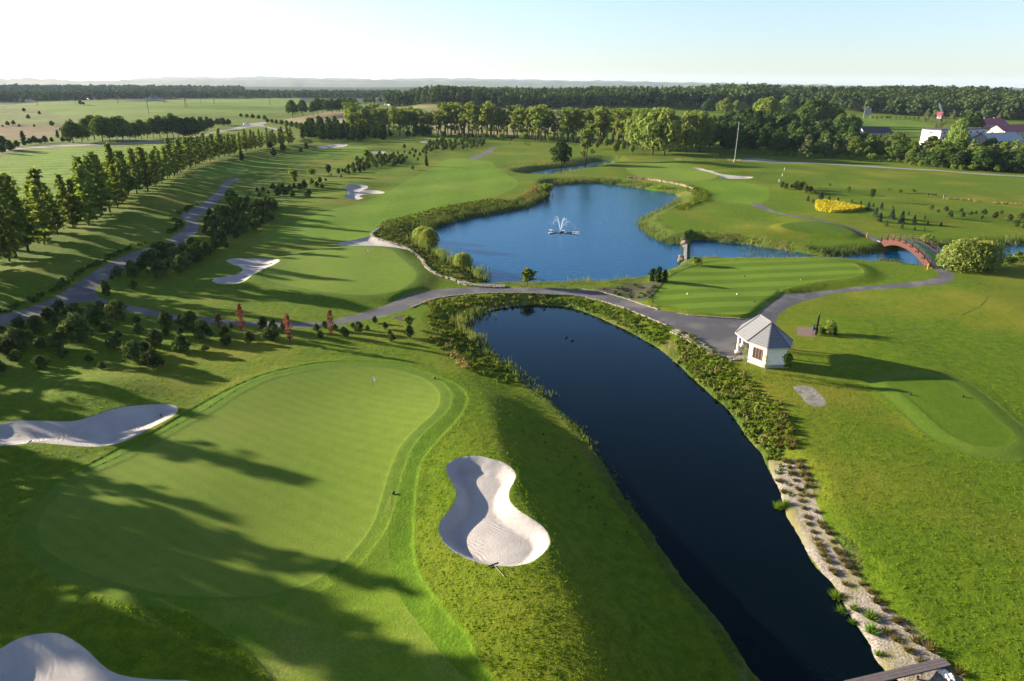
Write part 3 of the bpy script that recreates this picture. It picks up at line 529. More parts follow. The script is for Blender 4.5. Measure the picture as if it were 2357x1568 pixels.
class MB:
    """collects shapes that become one mesh object"""
    def __init__(self): self.v = []; self.f = []; self.m = []
    def add(self, v, f, mi=0):
        o = len(self.v); self.v += [tuple(map(float, p)) for p in v]; self.f += [tuple(int(i)+o for i in q) for q in f]; self.m += [mi]*len(f); return self
    def box(self, c, s, rz=0.0, mi=0, M=None, bev=0):
        x, y, z = s[0]/2, s[1]/2, s[2]/2; ca, sa = math.cos(rz), math.sin(rz)
        P = [(i*x, j*y, k*z) for k in (-1, 1) for i, j in ((-1, -1), (1, -1), (1, 1), (-1, 1))]
        P = [(p[0]*ca-p[1]*sa+c[0], p[0]*sa+p[1]*ca+c[1], p[2]+c[2]) for p in P]
        if M is not None: P = [tuple(M@Vector(p)) for p in P]
        return self.add(P, [(3, 2, 1, 0), (4, 5, 6, 7), (0, 1, 5, 4), (1, 2, 6, 5), (2, 3, 7, 6), (3, 0, 4, 7)], mi)
    def bar(self, a, b, w, h=None, mi=0):
        a = Vector(a); b = Vector(b); d = b-a; q = d.to_track_quat('Z', 'Y').to_matrix().to_4x4(); q.translation = (a+b)/2
        return self.box((0, 0, 0), (w, h or w, d.length), 0, mi, q)
    def tube(self, pts, rad, n=6, mi=0, cap=True):
        pts = [Vector(p) for p in pts]; rad = rad if hasattr(rad, '__len__') else [rad]*len(pts); V = []; F = []
        for i, p in enumerate(pts):
            d = (pts[min(i+1, len(pts)-1)]-pts[max(i-1, 0)]).normalized(); q = d.to_track_quat('Z', 'Y')
            for k in range(n): V.append(p+q@Vector((rad[i]*math.cos(k*6.283/n), rad[i]*math.sin(k*6.283/n), 0)))
        for i in range(len(pts)-1):
            for k in range(n): F.append((i*n+k, i*n+(k+1) % n, (i+1)*n+(k+1) % n, (i+1)*n+k))
        if cap: F.append(tuple(range(n-1, -1, -1))); F.append(tuple((len(pts)-1)*n+k for k in range(n)))
        return self.add(V, F, mi)
    def prism(self, poly, z0, z1, mi=0, top=True, bottom=True):
        n = len(poly); V = [(p[0], p[1], z0) for p in poly]+[(p[0], p[1], z1) for p in poly]
        F = [(i, (i+1) % n, n+(i+1) % n, n+i) for i in range(n)]
        if top: F.append(tuple(range(n, 2*n)))
        if bottom: F.append(tuple(range(n-1, -1, -1)))
        return self.add(V, F, mi)
    def mesh(self, name, mats, smooth=False):
        me = bpy.data.meshes.new(name); me.from_pydata(self.v, [], self.f); 
        for m in (mats if isinstance(mats, (list, tuple)) else [mats]): me.materials.append(m)
        if any(self.m): me.polygons.foreach_set('material_index', self.m)
        if smooth: me.polygons.foreach_set('use_smooth', [True]*len(me.polygons))
        me.update(); return me
    def obj(self, name, mats, parent=None, loc=None, smooth=False): return link(name, self.mesh(name, mats, smooth), parent, loc)
def blob_pts(rs, blobs, dens, inner=.72, low=.35):
    C = []; D = []
    for (c, r) in blobs:
        r = np.asarray(r if hasattr(r, '__len__') else (r, r, r), float); n = int(dens*(r.prod()**(2/3)))+6
        d = rvec(rs, n); d = d[(d[:, 2] > -.25) | (rs.random(n) < low)]; k = inner+(1.06-inner)*rs.random(len(d))**.6
        C.append(np.asarray(c)+d*r*k[:, None]); D.append(d)
    return np.vstack(C), np.vstack(D)
PROTO = {}
def proto(kind, V, F, leaf, tmb, bark, H):
    nm = kind; t = tmb.mesh('trunk', bark, True)
    c = np_mesh('crown', V, F, [LEAF[leaf]])
    tv = np.array(tmb.v); k = len(V)
    bm = bpy.data.meshes.new(kind)
    full = MB(); full.v = [tuple(p) for p in V.tolist()]; full.f = [tuple(f) for f in F.tolist()]; full.m = [0]*len(F); full.add(tmb.v, tmb.f, 1)
    bpy.data.meshes.remove(bm)
    PROTO.setdefault(kind, []).append((c, t, full.mesh(kind, [LEAF[leaf], bark]), H))
def make_row(seed, leaf='row', kind='row', H=15., wmax=3.3, nb=54, bare=.09, per=7, sz=.30):
    rs = np.random.default_rng(seed); C = []; Nn = []; tm = MB(); lean = rs.normal(0, .25, 2)
    ax = lambda t: np.array([lean[0]*t*t*2, lean[1]*t*t*2, H*t])
    tm.tube([ax(t)-np.array([0, 0, .3])*(t == 0) for t in np.linspace(0, .97, 7)], list(np.linspace(.20, .03, 7)), 6)
    for i in range(nb):
        t = bare+(1-bare)*((i+rs.random())/nb); a = i*2.4+rs.normal(0, .5)
        L = wmax*(.35+.65*min(1, (t-bare)/.18))*(1-t)**.85*rs.uniform(.55, 1.15)+.25
        b0 = ax(t); el = rs.uniform(.05, .5); d = np.array([math.cos(a)*math.cos(el), math.sin(a)*math.cos(el), math.sin(el)])
        tm.tube([b0, b0+d*L*.9], [.035, .012], 3, 0, False)
        for f in np.linspace(.3, 1, max(2, int(L/.42))):
            p = b0+d*L*f+rs.normal(0, .13, 3); k = per
            C.append(p+rs.normal(0, .24, (k, 3))*np.array([1, 1, .7])); Nn.append(rvec(rs, k)*1.0+d*.3+np.array([0, 0, .4]))
    V, F = leaves(np.vstack(C), np.vstack(Nn), sz, 1.3, rs); proto(kind, V, F, leaf, tm, BARK, H)
def make_pine(seed):
    rs = np.random.default_rng(seed); H = 3.0; tm = MB().tube([(0, 0, -.15), (0, 0, 2.7)], [.07, .02], 5); C = []; Nn = []; U = []
    W = rs.uniform(.95, 1.3); nb = 40; off = rs.normal(0, .08, 2)
    for i in range(nb):
        t = .06+.88*(i+rs.random())/nb; a = i*2.4+rs.normal(0, .5); L = W*(1-t)**.72*(.6+.4*min(1, t/.2))*rs.uniform(.55, 1.2)+.08
        rise = rs.uniform(.35, .8); d = np.array([math.cos(a), math.sin(a), rise])
        for f in (.4, .7, 1.0):
            p = np.array([off[0]*t, off[1]*t, t*H*.92])+d*L*f; k = 9 if f < 1 else 15
            C.append(p+rs.normal(0, .10+.05*(1-f), (k, 3))*np.array([1, 1, 1.3])); Nn.append(rvec(rs, k)+d*.4); U.append(np.tile(d*.5+np.array([0, 0, 1.0]), (k, 1)))
        if rs.random() < .5: C.append(p+np.array([0, 0, 1.])*np.linspace(.05, .32, 5)[:, None]); Nn.append(rvec(rs, 5)); U.append(np.tile((0, 0, 1.), (5, 1)))
    for i in range(8): C.append(np.array([[off[0], off[1], H*(.80+.027*i)]])+rs.normal(0, .06*(1-i/9), (5, 3))); Nn.append(rvec(rs, 5)); U.append(np.tile((0, 0, 1.), (5, 1)))
    V, F = leaves(np.vstack(C), np.vstack(Nn), .085, 2.2, rs, np.vstack(U)); proto('pine', V, F, 'pine', tm, BARK, H)
def make_spruce(seed):
    rs = np.random.default_rng(seed); H = 3.0; tm = MB().tube([(0, 0, -.15), (0, 0, 2.8)], [.06, .015], 5); C = []; Nn = []; U = []
    for i in range(44):
        t = .05+.9*i/44; a = i*2.4; L = 1.0*(1-t)**.85*rs.uniform(.8, 1.15)+.05
        for f in np.linspace(.3, 1, 4):
            d = np.array([math.cos(a), math.sin(a), -.12]); p = np.array([0, 0, t*H])+d*L*f; k = 6
            C.append(p+rs.normal(0, .07, (k, 3))); Nn.append(rvec(rs, k)*.6+np.array([0, 0, 1])); U.append(np.tile(d, (k, 1)))
    V, F = leaves(np.vstack(C), np.vstack(Nn), .10, 1.7, rs, np.vstack(U)); proto('spruce', V, F, 'spruce', tm, BARK, H)
def make_round(seed, leaf, kind, H=14., W=5.2, bare=.16, nb=17, sz=.42, dens=30):
    rs = np.random.default_rng(seed); blobs = []; tm = MB(); tm.tube([(0, 0, -.4), (0, 0, H*.45), (rs.normal(0, .3), rs.normal(0, .3), H*.8)], [.34, .24, .06], 7)
    for i in range(nb):
        t = (i+.5)/nb; z = H*(bare+.12+(.88-bare-.12)*t); env = W*math.sin(math.pi*min(1, .22+.74*t))**.75
        a = i*2.4+rs.normal(0, .3); rr = env*rs.uniform(.35, .72); r = env*rs.uniform(.34, .52)+.5
        c = (math.cos(a)*rr, math.sin(a)*rr, z); blobs.append((c, (r, r, r*rs.uniform(.7, .95))))
        if i % 2 == 0: tm.tube([(0, 0, max(H*.12, z-H*.2)), (c[0]*.8, c[1]*.8, z)], [.11, .04], 4, 0, False)
    blobs.append(((0, 0, H*.9), (W*.4, W*.4, H*.1)))
    C, D = blob_pts(rs, blobs, dens); V, F = leaves(C, D+.8*rvec(rs, len(C)), sz, 1.15, rs); proto(kind, V, F, leaf, tm, BARK, H)
def make_poplar(seed, leaf='poplar', kind='poplar', H=19., W=4.0):
    rs = np.random.default_rng(seed); tm = MB(); blobs = []
    for s in range(rs.integers(2, 4)):
        lx, ly = rs.normal(0, 1.3, 2); top = H*rs.uniform(.74, .9)
        tm.tube([(lx*.15, ly*.15, -.4), (lx*.5, ly*.5, H*.3), (lx*.9, ly*.9, H*.6), (lx*1.1, ly*1.1, top)], [.26, .2, .13, .04], 6)
        for i in range(8):
            t = i/7; z = H*(.44+.5*t); a = rs.uniform(0, 6.28); rr = W*.55*rs.random(); r = W*rs.uniform(.24, .46)*(1-.3*t)
            c = (lx*z/H+math.cos(a)*rr, ly*z/H+math.sin(a)*rr, z); blobs.append((c, (r, r, r*.9)))
            tm.tube([(lx*z/H*.8, ly*z/H*.8, z-1.6), c], [.07, .02], 4, 0, False)
    for i in range(3): blobs.append(((rs.normal(0, W*.3), rs.normal(0, W*.3), H*rs.uniform(.2, .38)), W*.22))
    C, D = blob_pts(rs, blobs, 34, .6, .6); V, F = leaves(C, D+.9*rvec(rs, len(C)), .36, 1.2, rs); proto(kind, V, F, leaf, tm, BARK, H)
def make_shrub(seed, leaf, kind, H=1.6, W=1.2, sz=.11, dens=260):
    rs = np.random.default_rng(seed); tm = MB().tube([(0, 0, -.1), (0, 0, H*.6)], [.04, .02], 4); blobs = []
    for i in range(8):
        a = i*2.4; rr = W*rs.uniform(.2, .6); z = H*rs.uniform(.3, .78); r = W*rs.uniform(.3, .5); blobs.append(((math.cos(a)*rr, math.sin(a)*rr, z), (r, r, min(r, H-z+.1))))
        tm.tube([(0, 0, 0), blobs[-1][0]], [.02, .008], 3, 0, False)
    C, D = blob_pts(rs, blobs, dens, .5, .6); C[:, 2] = np.maximum(C[:, 2], .04); V, F = leaves(C, D+.9*rvec(rs, len(C)), sz, 1.4, rs); proto(kind, V, F, leaf, tm, BARK, H)
def make_sapling(seed, leaf, kind, H=4., W=.75, bare=.25, sz=.10, n=500):
    rs = np.random.default_rng(seed); tm = MB().tube([(0, 0, -.2), (.03, 0, H*.5), (0, .03, H*.95)], [.045, .03, .01], 5); C = []; Nn = []
    for i in range(26):
        t = bare+(1-bare)*(i+rs.random())/26; a = i*2.4; L = W*math.sin(math.pi*min(1, (t-bare)/(1-bare)*.8+.2))*rs.uniform(.6, 1.1)+.06; d = np.array([math.cos(a), math.sin(a), .9])
        tm.tube([(0, 0, H*t-.2), tuple(np.array([0, 0, H*t-.2])+d*L*.8)], [.014, .005], 3, 0, False)
        k = n//26; C.append(np.array([0, 0, H*t-.2])+d*L*rs.uniform(.3, 1, k)[:, None]+rs.normal(0, .1, (k, 3))); Nn.append(rvec(rs, k))
    V, F = leaves(np.vstack(C), np.vstack(Nn), sz, 1.4, rs); proto(kind, V, F, leaf, tm, BIRCH if kind == 'sapling' else BARK, H)
for i in range(6): make_row(100+i)
for i in range(6): make_pine(200+i)
for i in range(4): make_spruce(300+i)
for i in range(5): make_round(400+i, 'round', 'round')
for i in range(4): make_round(420+i, 'dark', 'dark', 13., 4.4, .05, 19)
for i in range(3): make_round(440+i, 'lime', 'limetree', 12., 4.6, .1, 17)
for i in range(3): make_round(460+i, 'poplar', 'bigpale', 16., 6.0, .08, 22)
for i in range(5): make_poplar(500+i)
for i in range(4): make_row(600+i, 'pale', 'pale', 11., 2.7, 44, .04, 8, .30)
for i in range(3): make_row(620+i, 'dark', 'fir', 11., 2.3, 60, .02, 9, .28)
for i in range(3): make_shrub(700+i, 'lime', 'limebush', 2.4, 1.8, .13, 170)
for i in range(3): make_shrub(710+i, 'dark', 'darkbush')
for i in range(2): make_round(720+i, 'willow', 'willow', 6., 4.2, .0, 26, .17, 80)
for i in range(2): make_sapling(730+i, 'willow', 'sapling', 4., .6, .25, .07, 230)
for i in range(3): make_sapling(740+i, 'red', 'redtree', 3.4, .62, .12, .09, 330)
for i in range(2): make_sapling(750+i, 'dark', 'stemtree', 3.0, .8, .35, .11, 480)
for i in range(2): make_sapling(760+i, 'lime', 'limestem', 3.0, .9, .3, .13, 600)
for i in range(2): make_sapling(770+i, 'dark', 'thuja', 2.6, .5, .0, .10, 900)

ORD = 'first second third fourth fifth sixth seventh eighth ninth tenth eleventh twelfth thirteenth fourteenth fifteenth sixteenth seventeenth eighteenth nineteenth'.split()
for _t in 'twenty thirty forty fifty sixty seventy eighty ninety'.split(): ORD += [_t[:-1]+'ieth']+[_t+'-'+o for o in ORD[:9]]
prs = random.Random(5)
def plant(kind, loc, h, name, label, cat, group=None, parts=True, wf=1.0):
    c, t, full, H = prs.choice(PROTO[kind]); s = h/H; rz = prs.uniform(0, 6.28); w = s*wf*prs.uniform(.9, 1.1)
    if parts:
        o = link(name, None); a = link('trunk', t, o); b = link('crown', c, o)
    else: o = link(name, full)
    o.location = loc; o.rotation_euler = (0, 0, rz); o.scale = (w, w, s); return tag(o, label, cat, group)
def put(n, items, kind, name, cat, desc, group=None, parts=False, wf=1.0, one=None, shared=False):
    """items (x, y of the foot, y of the top) in photo measurements; labels count them from the left"""
    items = sorted(items, key=lambda p: p[0]); B = hit(zz(n, *items)); s = ZO[n][2]; y0 = ZO[n][1]; k = len(items); out = []
    for i, (it, b) in enumerate(zip(items, B)):
        h = max(.5, h_top(b, y0+it[2]*s))*(prs.uniform(.86, 1.10) if kind == 'poplar' and k > 1 else 1)
        if k == 1: lab = one or desc
        elif shared: lab = desc
        elif k == 2: lab = ('left' if i == 0 else 'right')+' one of the two '+desc
        else: lab = (('leftmost' if i == 0 else 'rightmost' if i == k-1 else ORD[i]+' from left')+' of the '+desc)
        out.append(plant(kind, tuple(b), h, name, lab, cat, group or (desc if k > 1 else None), parts, wf))
    return out
def fill(n, poly, spacing, seed, world_poly=None):
    P = flat(zz(n, *poly)) if world_poly is None else world_poly; rs = np.random.default_rng(seed); x0, y0 = P.min(0); x1, y1 = P.max(0); pts = []
    for x in np.arange(x0, x1, spacing):
        for y in np.arange(y0, y1, spacing): pts.append((x+rs.uniform(-.4, .4)*spacing, y+rs.uniform(-.4, .4)*spacing))
    pts = np.array(pts); pts = pts[sdf(P, pts[:, 0], pts[:, 1], 1) < 0]; return np.column_stack([pts, terrain(pts[:, 0], pts[:, 1])])
def stuff_mass(pts, kind, name, label, cat, h0, h1, wf=1.0):
    VV = []; FF = []; MI = []; o = 0; src = PROTO[kind]; cache = []
    for c, t, full, H in src:
        v = np.zeros(len(full.vertices)*3); full.vertices.foreach_get('co', v); v = v.reshape(-1, 3)
        cr = np.zeros(len(c.polygons)*4, int); c.polygons.foreach_get('vertices', cr); cache.append((v, cr.reshape(-1, 4), H))
    for p in pts:
        v, f, H = prs.choice(cache); a = prs.uniform(0, 6.28); s = prs.uniform(h0, h1)/H; ca, sa = math.cos(a)*s*wf, math.sin(a)*s*wf
        n = f.max()+1; q = v[:n]; VV.append(np.stack([q[:, 0]*ca-q[:, 1]*sa+p[0], q[:, 0]*sa+q[:, 1]*ca+p[1], q[:, 2]*s+p[2]], 1)); FF.append(f+o); o += n
    tag(link(name, np_mesh(name, np.vstack(VV), np.vstack(FF), [src[0][0].materials[0]])), label, cat, None, 'stuff')
def mass(pts, kind, name, label, cat, group, h0, h1, parts=False, wf=1.0):
    pts = sorted(pts, key=lambda p: p[0]**2+p[1]**2); k = len(pts)
    for i, p in enumerate(pts): plant(kind, tuple(p), prs.uniform(h0, h1), name, (ORD[i]+' nearest '+label.replace(' %s', ' row')) if '%' in label and k < 46 else label % ('near end', 'nearer half', 'farther half', 'far end')[4*i//k] if '%' in label else label, cat, group, parts, wf)

# ---- the long row of trees on the left, and the trees that carry it on beyond the frame
def along(line, step, jit, seed, off=0.0):
    rs = np.random.default_rng(seed); out = []; L = np.linalg.norm(np.diff(line, axis=0), axis=1); cum = np.r_[0, np.cumsum(L)]; s = 0
    while s < cum[-1]:
        i = min(np.searchsorted(cum, s, 'right')-1, len(L)-1); d = (line[i+1]-line[i])/L[i]; p = line[i]+d*(s-cum[i])+np.array([-d[1], d[0]])*off
        out.append(p+rs.normal(0, jit, 2)); s += step*rs.uniform(.75, 1.25)
    return np.array(out)
_cnt = [0, 0]
for k, (st, off) in enumerate(((4.2, 0), (6.2, 4.5))):
    P = along(ROW, st, .7, 11+k, off); Z = terrain(P[:, 0], P[:, 1])
    for i, (p, z) in enumerate(zip(P, Z)):
        near = p[1] < 240; seen = p[0] > -.80*p[1]-8
        if not seen and i % 2: continue
        h = prs.uniform(9.5, 14.5) if p[1] < 205 else prs.uniform(8.5, 12.2) if p[1] < 300 else prs.uniform(7.2, 10.8)
        h *= 1 if k == 0 else .72
        if seen:
            lab = ORD[_cnt[k]]+(' olive green tree of the long front row, counted from the left edge' if k == 0 else ' tree of the second line behind the long row, from the left'); _cnt[k] += 1
        else: lab = 'tall roadside tree carrying the long row on beyond the left edge'
        plant('row', (p[0], p[1], z), h, 'row_tree', lab, 'tree', ('trees of the long front row', 'trees of the second line behind the row')[k] if seen else 'roadside trees beyond the left edge', near, 1.2 if k == 0 else 1.1)
for x, y, h in ((765, 1315, 14), (610, 1385, 13), (560, 1290, 11), (940, 1568, 15), (790, 1510, 15), (560, 1450, 13), (330, 1350, 11), (250, 1250, 10), (1100, 1600, 15), (200, 1440, 11), (480, 1540, 13)):
    t = flat([(x, y)])[0]+np.array([math.cos(SUN_AZ), math.sin(SUN_AZ)])*h/math.tan(SUN_EL)
    plant('row', (t[0], t[1], gz(*t)), h*1.06, 'row_tree', 'tall roadside tree standing left of the frame beside the near green', 'tree', 'trees left of the frame', True, .95)
# ---- young pines on the slope in front of the cart path
put(4, [(410, 680, 590), (335, 740, 640), (385, 770, 700), (500, 730, 615), (620, 690, 620), (690, 660, 595), (655, 760, 640), (720, 815, 740), (145, 780, 700), (250, 810, 700), (260, 770, 700)], 'pine', 'pine_tree', 'tree', 'dense pines below the edge of the left path', parts=True, wf=1.4)
put(4, [(545, 880, 680), (130, 930, 790), (290, 920, 845), (400, 920, 800), (110, 1010, 930), (285, 1050, 965), (430, 980, 915), (15, 820, 760), (10, 950, 850), (10, 1080, 1000), (610, 1010, 960), (695, 1060, 1010), (60, 960, 860), (440, 830, 760), (200, 880, 800)], 'pine', 'pine_tree', 'tree', 'young pines on the shaded slope at the left edge', parts=True, wf=1.35)
put(4, [(800, 730, 590), (935, 745, 695), (940, 820, 750), (805, 850, 800), (775, 920, 835), (1060, 900, 785), (1130, 835, 780), (1130, 770, 665), (1230, 830, 775), (1240, 765, 690), (1295, 780, 670)], 'pine', 'pine_tree', 'tree', 'dark pines below the path left of the red trees', parts=True, wf=1.3)
put(4, [(910, 1010, 870), (990, 960, 870), (1050, 1050, 920)], 'pine', 'pine_tree', 'tree', 'three bushy pines nearest the long bunker', parts=True, wf=1.4)
put(4, [(1240, 940, 825), (1385, 860, 725), (1540, 900, 830), (1520, 830, 760), (1395, 940, 890), (1700, 880, 800), (1860, 860, 770), (1825, 860, 780)], 'pine', 'pine_tree', 'tree', 'pines standing on the lawn in front of the red trees', parts=True, wf=1.3)
put(4, [(1790, 780, 700), (1860, 800, 720), (1930, 790, 735), (1570, 785, 740), (1480, 745, 705), (2155, 810, 750), (2205, 780, 730), (2180, 850, 800), (2275, 800, 750), (2340, 840, 770)], 'pine', 'pine_tree', 'tree', 'small pines along the path edge among the red trees', parts=True)
put(5, [(35, 1050, 1005), (100, 1065, 1020), (175, 1115, 1050), (265, 1085, 1005), (325, 1070, 1030), (375, 1020, 970), (445, 1060, 1010), (490, 1145, 1090), (610, 1120, 1030), (225, 1055, 1015), (475, 1100, 1060), (10, 1120, 1070)], 'pine', 'pine_tree', 'tree', 'small scattered pines left of the pond head', parts=True)
put(5, [(605, 1060, 970)], 'limestem', 'young_tree', 'tree', 'light green bushy tree by the pond head', parts=True, wf=1.2)
put(4, [(1500, 810, 670), (1650, 810, 605), (1970, 880, 670), (2255, 840, 655)], 'redtree', 'red_tree', 'tree', 'slim red leaved trees beside the cart path', parts=True, wf=.72)
# ---- pines between path, kidney bunker and fairway
put(4, [(890, 390, 320), (910, 430, 350), (960, 390, 320), (1010, 335, 250), (1060, 350, 240), (1090, 440, 320), (1110, 330, 250), (1140, 390, 310), (1190, 330, 225), (1230, 405, 290), (1270, 370, 260), (1300, 330, 240), (1340, 340, 250), (1250, 300, 205), (1170, 380, 300), (1210, 360, 270), (1350, 310, 220), (980, 350, 280), (1310, 250, 160), (1330, 280, 200)], 'pine', 'pine_tree', 'tree', 'dark pines clumped left of the kidney shaped bunker', parts=True, wf=1.35)
put(4, [(1135, 275, 185)], 'darkbush', 'round_shrub', 'shrub', 'round topped dark shrub rising from the pine clump by the path', parts=True, wf=1.3)
put(4, [(1400, 290, 190), (1430, 270, 200), (1460, 250, 170), (1490, 240, 180), (1540, 235, 195), (1380, 250, 180)], 'pine', 'pine_tree', 'tree', 'pines at the far tip of the kidney bunker clump', parts=True, wf=1.1)
put(4, [(800, 430, 360), (710, 500, 450), (725, 560, 480), (910, 515, 455), (760, 450, 420)], 'pine', 'pine_tree', 'tree', 'loose pines in the fork of the cart path', parts=True, wf=1.2)
mass(fill(1, [(1375, 1170), (1400, 1040), (1530, 990), (1640, 950), (1850, 940), (1900, 980), (1880, 1030), (1720, 1130), (1660, 1170), (1500, 1240)], 2.7, 31), 'pine', 'pine_tree', 'dark young pine in the %s of the thicket beside the upper path', 'tree', 'thicket of pines beside the upper path', 1.7, 3.0, False, 1.0)
put(1, [(1600, 1010, 885)], 'limestem', 'young_tree', 'tree', 'light green tree standing over the pine thicket', parts=True, wf=1.0)
put(1, [(1578, 930, 840)], 'darkbush', 'round_shrub', 'shrub', 'dark round shrub at the upper corner of the pine thicket', parts=True)
put(1, [(1700, 870, 855), (1750, 850, 820), (1765, 885, 855), (1790, 850, 815), (1810, 905, 885), (1825, 870, 840), (1860, 840, 790), (1690, 905, 880)], 'pine', 'pine_tree', 'tree', 'small loose pines above the thicket', wf=1.1)
put(1, [(1890, 880, 820), (1920, 850, 790), (1940, 880, 820), (1970, 850, 800), (2000, 830, 790), (2040, 840, 790), (2070, 830, 770), (2095, 890, 830), (1990, 890, 840), (1900, 840, 790)], 'pine', 'pine_tree', 'tree', 'pines grouped left of the lobed bunker', wf=1.15)
put(1, [(2120, 800, 760), (2155, 820, 780), (2175, 790, 750), (2190, 830, 795), (2215, 780, 760), (2250, 745, 730), (2300, 730, 690), (2330, 720, 690)], 'pine', 'pine_tree', 'tree', 'tiny pines just above the lobed bunker')
put(1, [(2005, 810, 695)], 'limestem', 'young_tree', 'tree', 'light conical tree among pines left of the lobed bunker', wf=.8)
put(1, [(2120, 740, 692)], 'limebush', 'bush', 'bush', 'round light bush above the lobed bunker')
put(1, [(2235, 742, 665)], 'stemtree', 'small_tree', 'tree', 'little round crowned tree on a clear stem above the pines')
put(2, [(0, 790, 750), (15, 830, 795), (40, 780, 758), (145, 757, 735), (75, 740, 725)], 'pine', 'pine_tree', 'tree', 'tiny pines between lobed bunker and middle pine clump')
put(2, [(60, 745, 665)], 'stemtree', 'small_tree', 'tree', 'round tree on a thin stem left of the middle pine clump')
stuff_mass(np.vstack([fill(2, [(150, 720), (250, 640), (330, 615), (450, 605), (540, 625), (600, 655), (540, 675), (430, 690), (330, 710), (200, 740)], 3.8, 32),
    fill(2, [(690, 590), (730, 525), (830, 510), (1000, 505), (1120, 520), (1130, 545), (1050, 560), (900, 575), (760, 585)], 4.6, 33)]), 'pine', 'pine_plantation', 'far plantings of young pines between the two left fairways', 'plantation', 1.5, 2.7, 1.0)
put(2, [(475, 625, 595), (500, 608, 580), (530, 600, 575), (560, 615, 590), (590, 630, 605), (610, 600, 570), (640, 620, 590), (650, 590, 560), (680, 610, 580), (700, 590, 560), (720, 600, 570), (575, 590, 570), (630, 575, 550), (665, 640, 615), (545, 640, 620)], 'pine', 'pine_tree', 'tree', 'sparse pines between the two far pine blocks')
put(2, [(725, 678, 603)], 'fir', 'conifer_tree', 'tree', 'lone slim conifer at the edge of the large fairway')
put(2, [(630, 703, 670)], 'pine', 'pine_tree', 'tree', 'single low pine left of the lone slim conifer')
put(2, [(573, 557, 525)], 'pine', 'pine_tree', 'tree', 'single round pine on the far striped fairway')
put(2, [(318, 640, 565), (825, 515, 475)], 'limestem', 'young_tree', 'tree', 'light conical trees inside the far pine clumps')
put(1, [(1645, 640, 560)], 'fir', 'conifer_tree', 'tree', 'lone spreading conifer at the foot of the tree row')
put(1, [(1862, 613, 550), (1925, 580, 518), (2045, 588, 545), (2083, 565, 515), (1838, 560, 505)], 'dark', 'dark_tree', 'tree', 'dark trees spaced along the far end of the left fairway')
# ---- right side of the course
put(6, [(710, 190, 145), (735, 200, 155), (775, 190, 165), (805, 200, 140), (830, 205, 150), (855, 190, 145), (870, 225, 165), (900, 220, 175), (935, 235, 205), (825, 190, 145)], 'pine', 'pine_tree', 'tree', 'dark pines on the crest right of the far fairway', wf=1.1)
put(6, [(885, 280, 240), (922, 290, 260), (970, 285, 215), (1030, 280, 240), (1090, 285, 255), (985, 250, 215)], 'spruce', 'spruce_tree', 'tree', 'little blue green spruces behind the yellow hedge')
put(6, [(1185, 290, 265), (1245, 305, 275), (1210, 325, 290), (1295, 340, 280), (1330, 320, 290), (1385, 335, 285), (1465, 330, 310), (1570, 375, 345)], 'spruce', 'spruce_tree', 'tree', 'green spruces uphill right of the yellow hedge')
put(6, [(1345, 385, 320), (1455, 400, 330), (1375, 420, 355), (1420, 450, 410), (1520, 430, 345), (1605, 430, 370), (1525, 470, 430), (1680, 405, 375), (1700, 440, 410), (1610, 480, 450), (1675, 480, 455), (1790, 450, 420)], 'spruce', 'spruce_tree', 'tree', 'spruces scattered below the yellow hedge towards the bridge')
put(6, [(1160, 228, 180)], 'limestem', 'young_tree', 'tree', 'light green young tree on the far tee')
put(6, [(1318, 280, 195)], 'stemtree', 'small_tree', 'tree', 'dark oval tree on a thin stem above the yellow hedge')
put(6, [(1033, 180, 160), (1437, 210, 190), (1510, 225, 195), (1603, 225, 195)], 'limebush', 'bush', 'bush', 'tiny bushes dotted over the right meadow')
put(6, [(1725, 340, 305), (1770, 360, 335), (1825, 350, 315), (1850, 395, 340), (1930, 355, 325), (1940, 390, 355), (1990, 380, 345), (2030, 365, 345)], 'pine', 'pine_tree', 'tree', 'pines at the left half of the right hand pine line', wf=1.15)
put(6, [(2085, 370, 330), (2150, 400, 355), (2200, 370, 340), (2250, 420, 365), (2330, 410, 355), (2300, 455, 405), (2350, 470, 430), (2165, 385, 350)], 'pine', 'pine_tree', 'tree', 'pines at the right half of the right hand pine line', wf=1.15)
put(6, [(2065, 415, 375)], 'stemtree', 'small_tree', 'tree', 'young tree with pale stem within the right pine line')
put(5, [(2258, 732, 645), (2298, 738, 635), (2342, 738, 655)], 'thuja', 'thuja_tree', 'tree', 'narrow dark thujas at the corner of the striped tee', parts=True, wf=1.1)
put(6, [(1690, 570, 500)], 'limebush', 'bush', 'bush', 'green bush behind the bridge railing', wf=1.1)
put(6, [(1925, 745, 540), (2070, 735, 550)], 'willow', 'willow_tree', 'tree', 'round pale willows on the canal bank right of the bridge', parts=True, wf=.95)
put(6, [(2260, 715, 650), (2335, 700, 620)], 'limebush', 'bush', 'bush', 'light green bushes at the right end of the canal', parts=True, wf=1.2)
put(6, [(130, 710, 650)], 'limebush', 'bush', 'bush', 'round bush on the canal bank beside the weir', parts=True)
put(6, [(70, 515, 470)], 'darkbush', 'bush', 'bush', 'dark bush above the boulders of the weir')
put(5, [(745, 520, 370), (700, 480, 360)], 'willow', 'willow_tree', 'tree', 'yellow green willows on the left lake shore', parts=True, wf=.7)
put(5, [(970, 650, 540)], 'willow', 'willow_tree', 'tree', 'low willow bush by the reeds at the lake corner', parts=True, wf=.75)
put(5, [(1410, 768, 650)], 'limestem', 'young_tree', 'tree', 'lone light tree on the causeway edge in front of the lake', parts=True, wf=1.3)
put(2, [(1535, 870, 785)], 'limebush', 'bush', 'bush', 'tall light bush at the far left corner of the lake', wf=.9)
put(2, [(1640, 672, 490)], 'dark', 'dark_tree', 'tree', 'dark dense tree on the inlet bank', parts=True, wf=1.2)
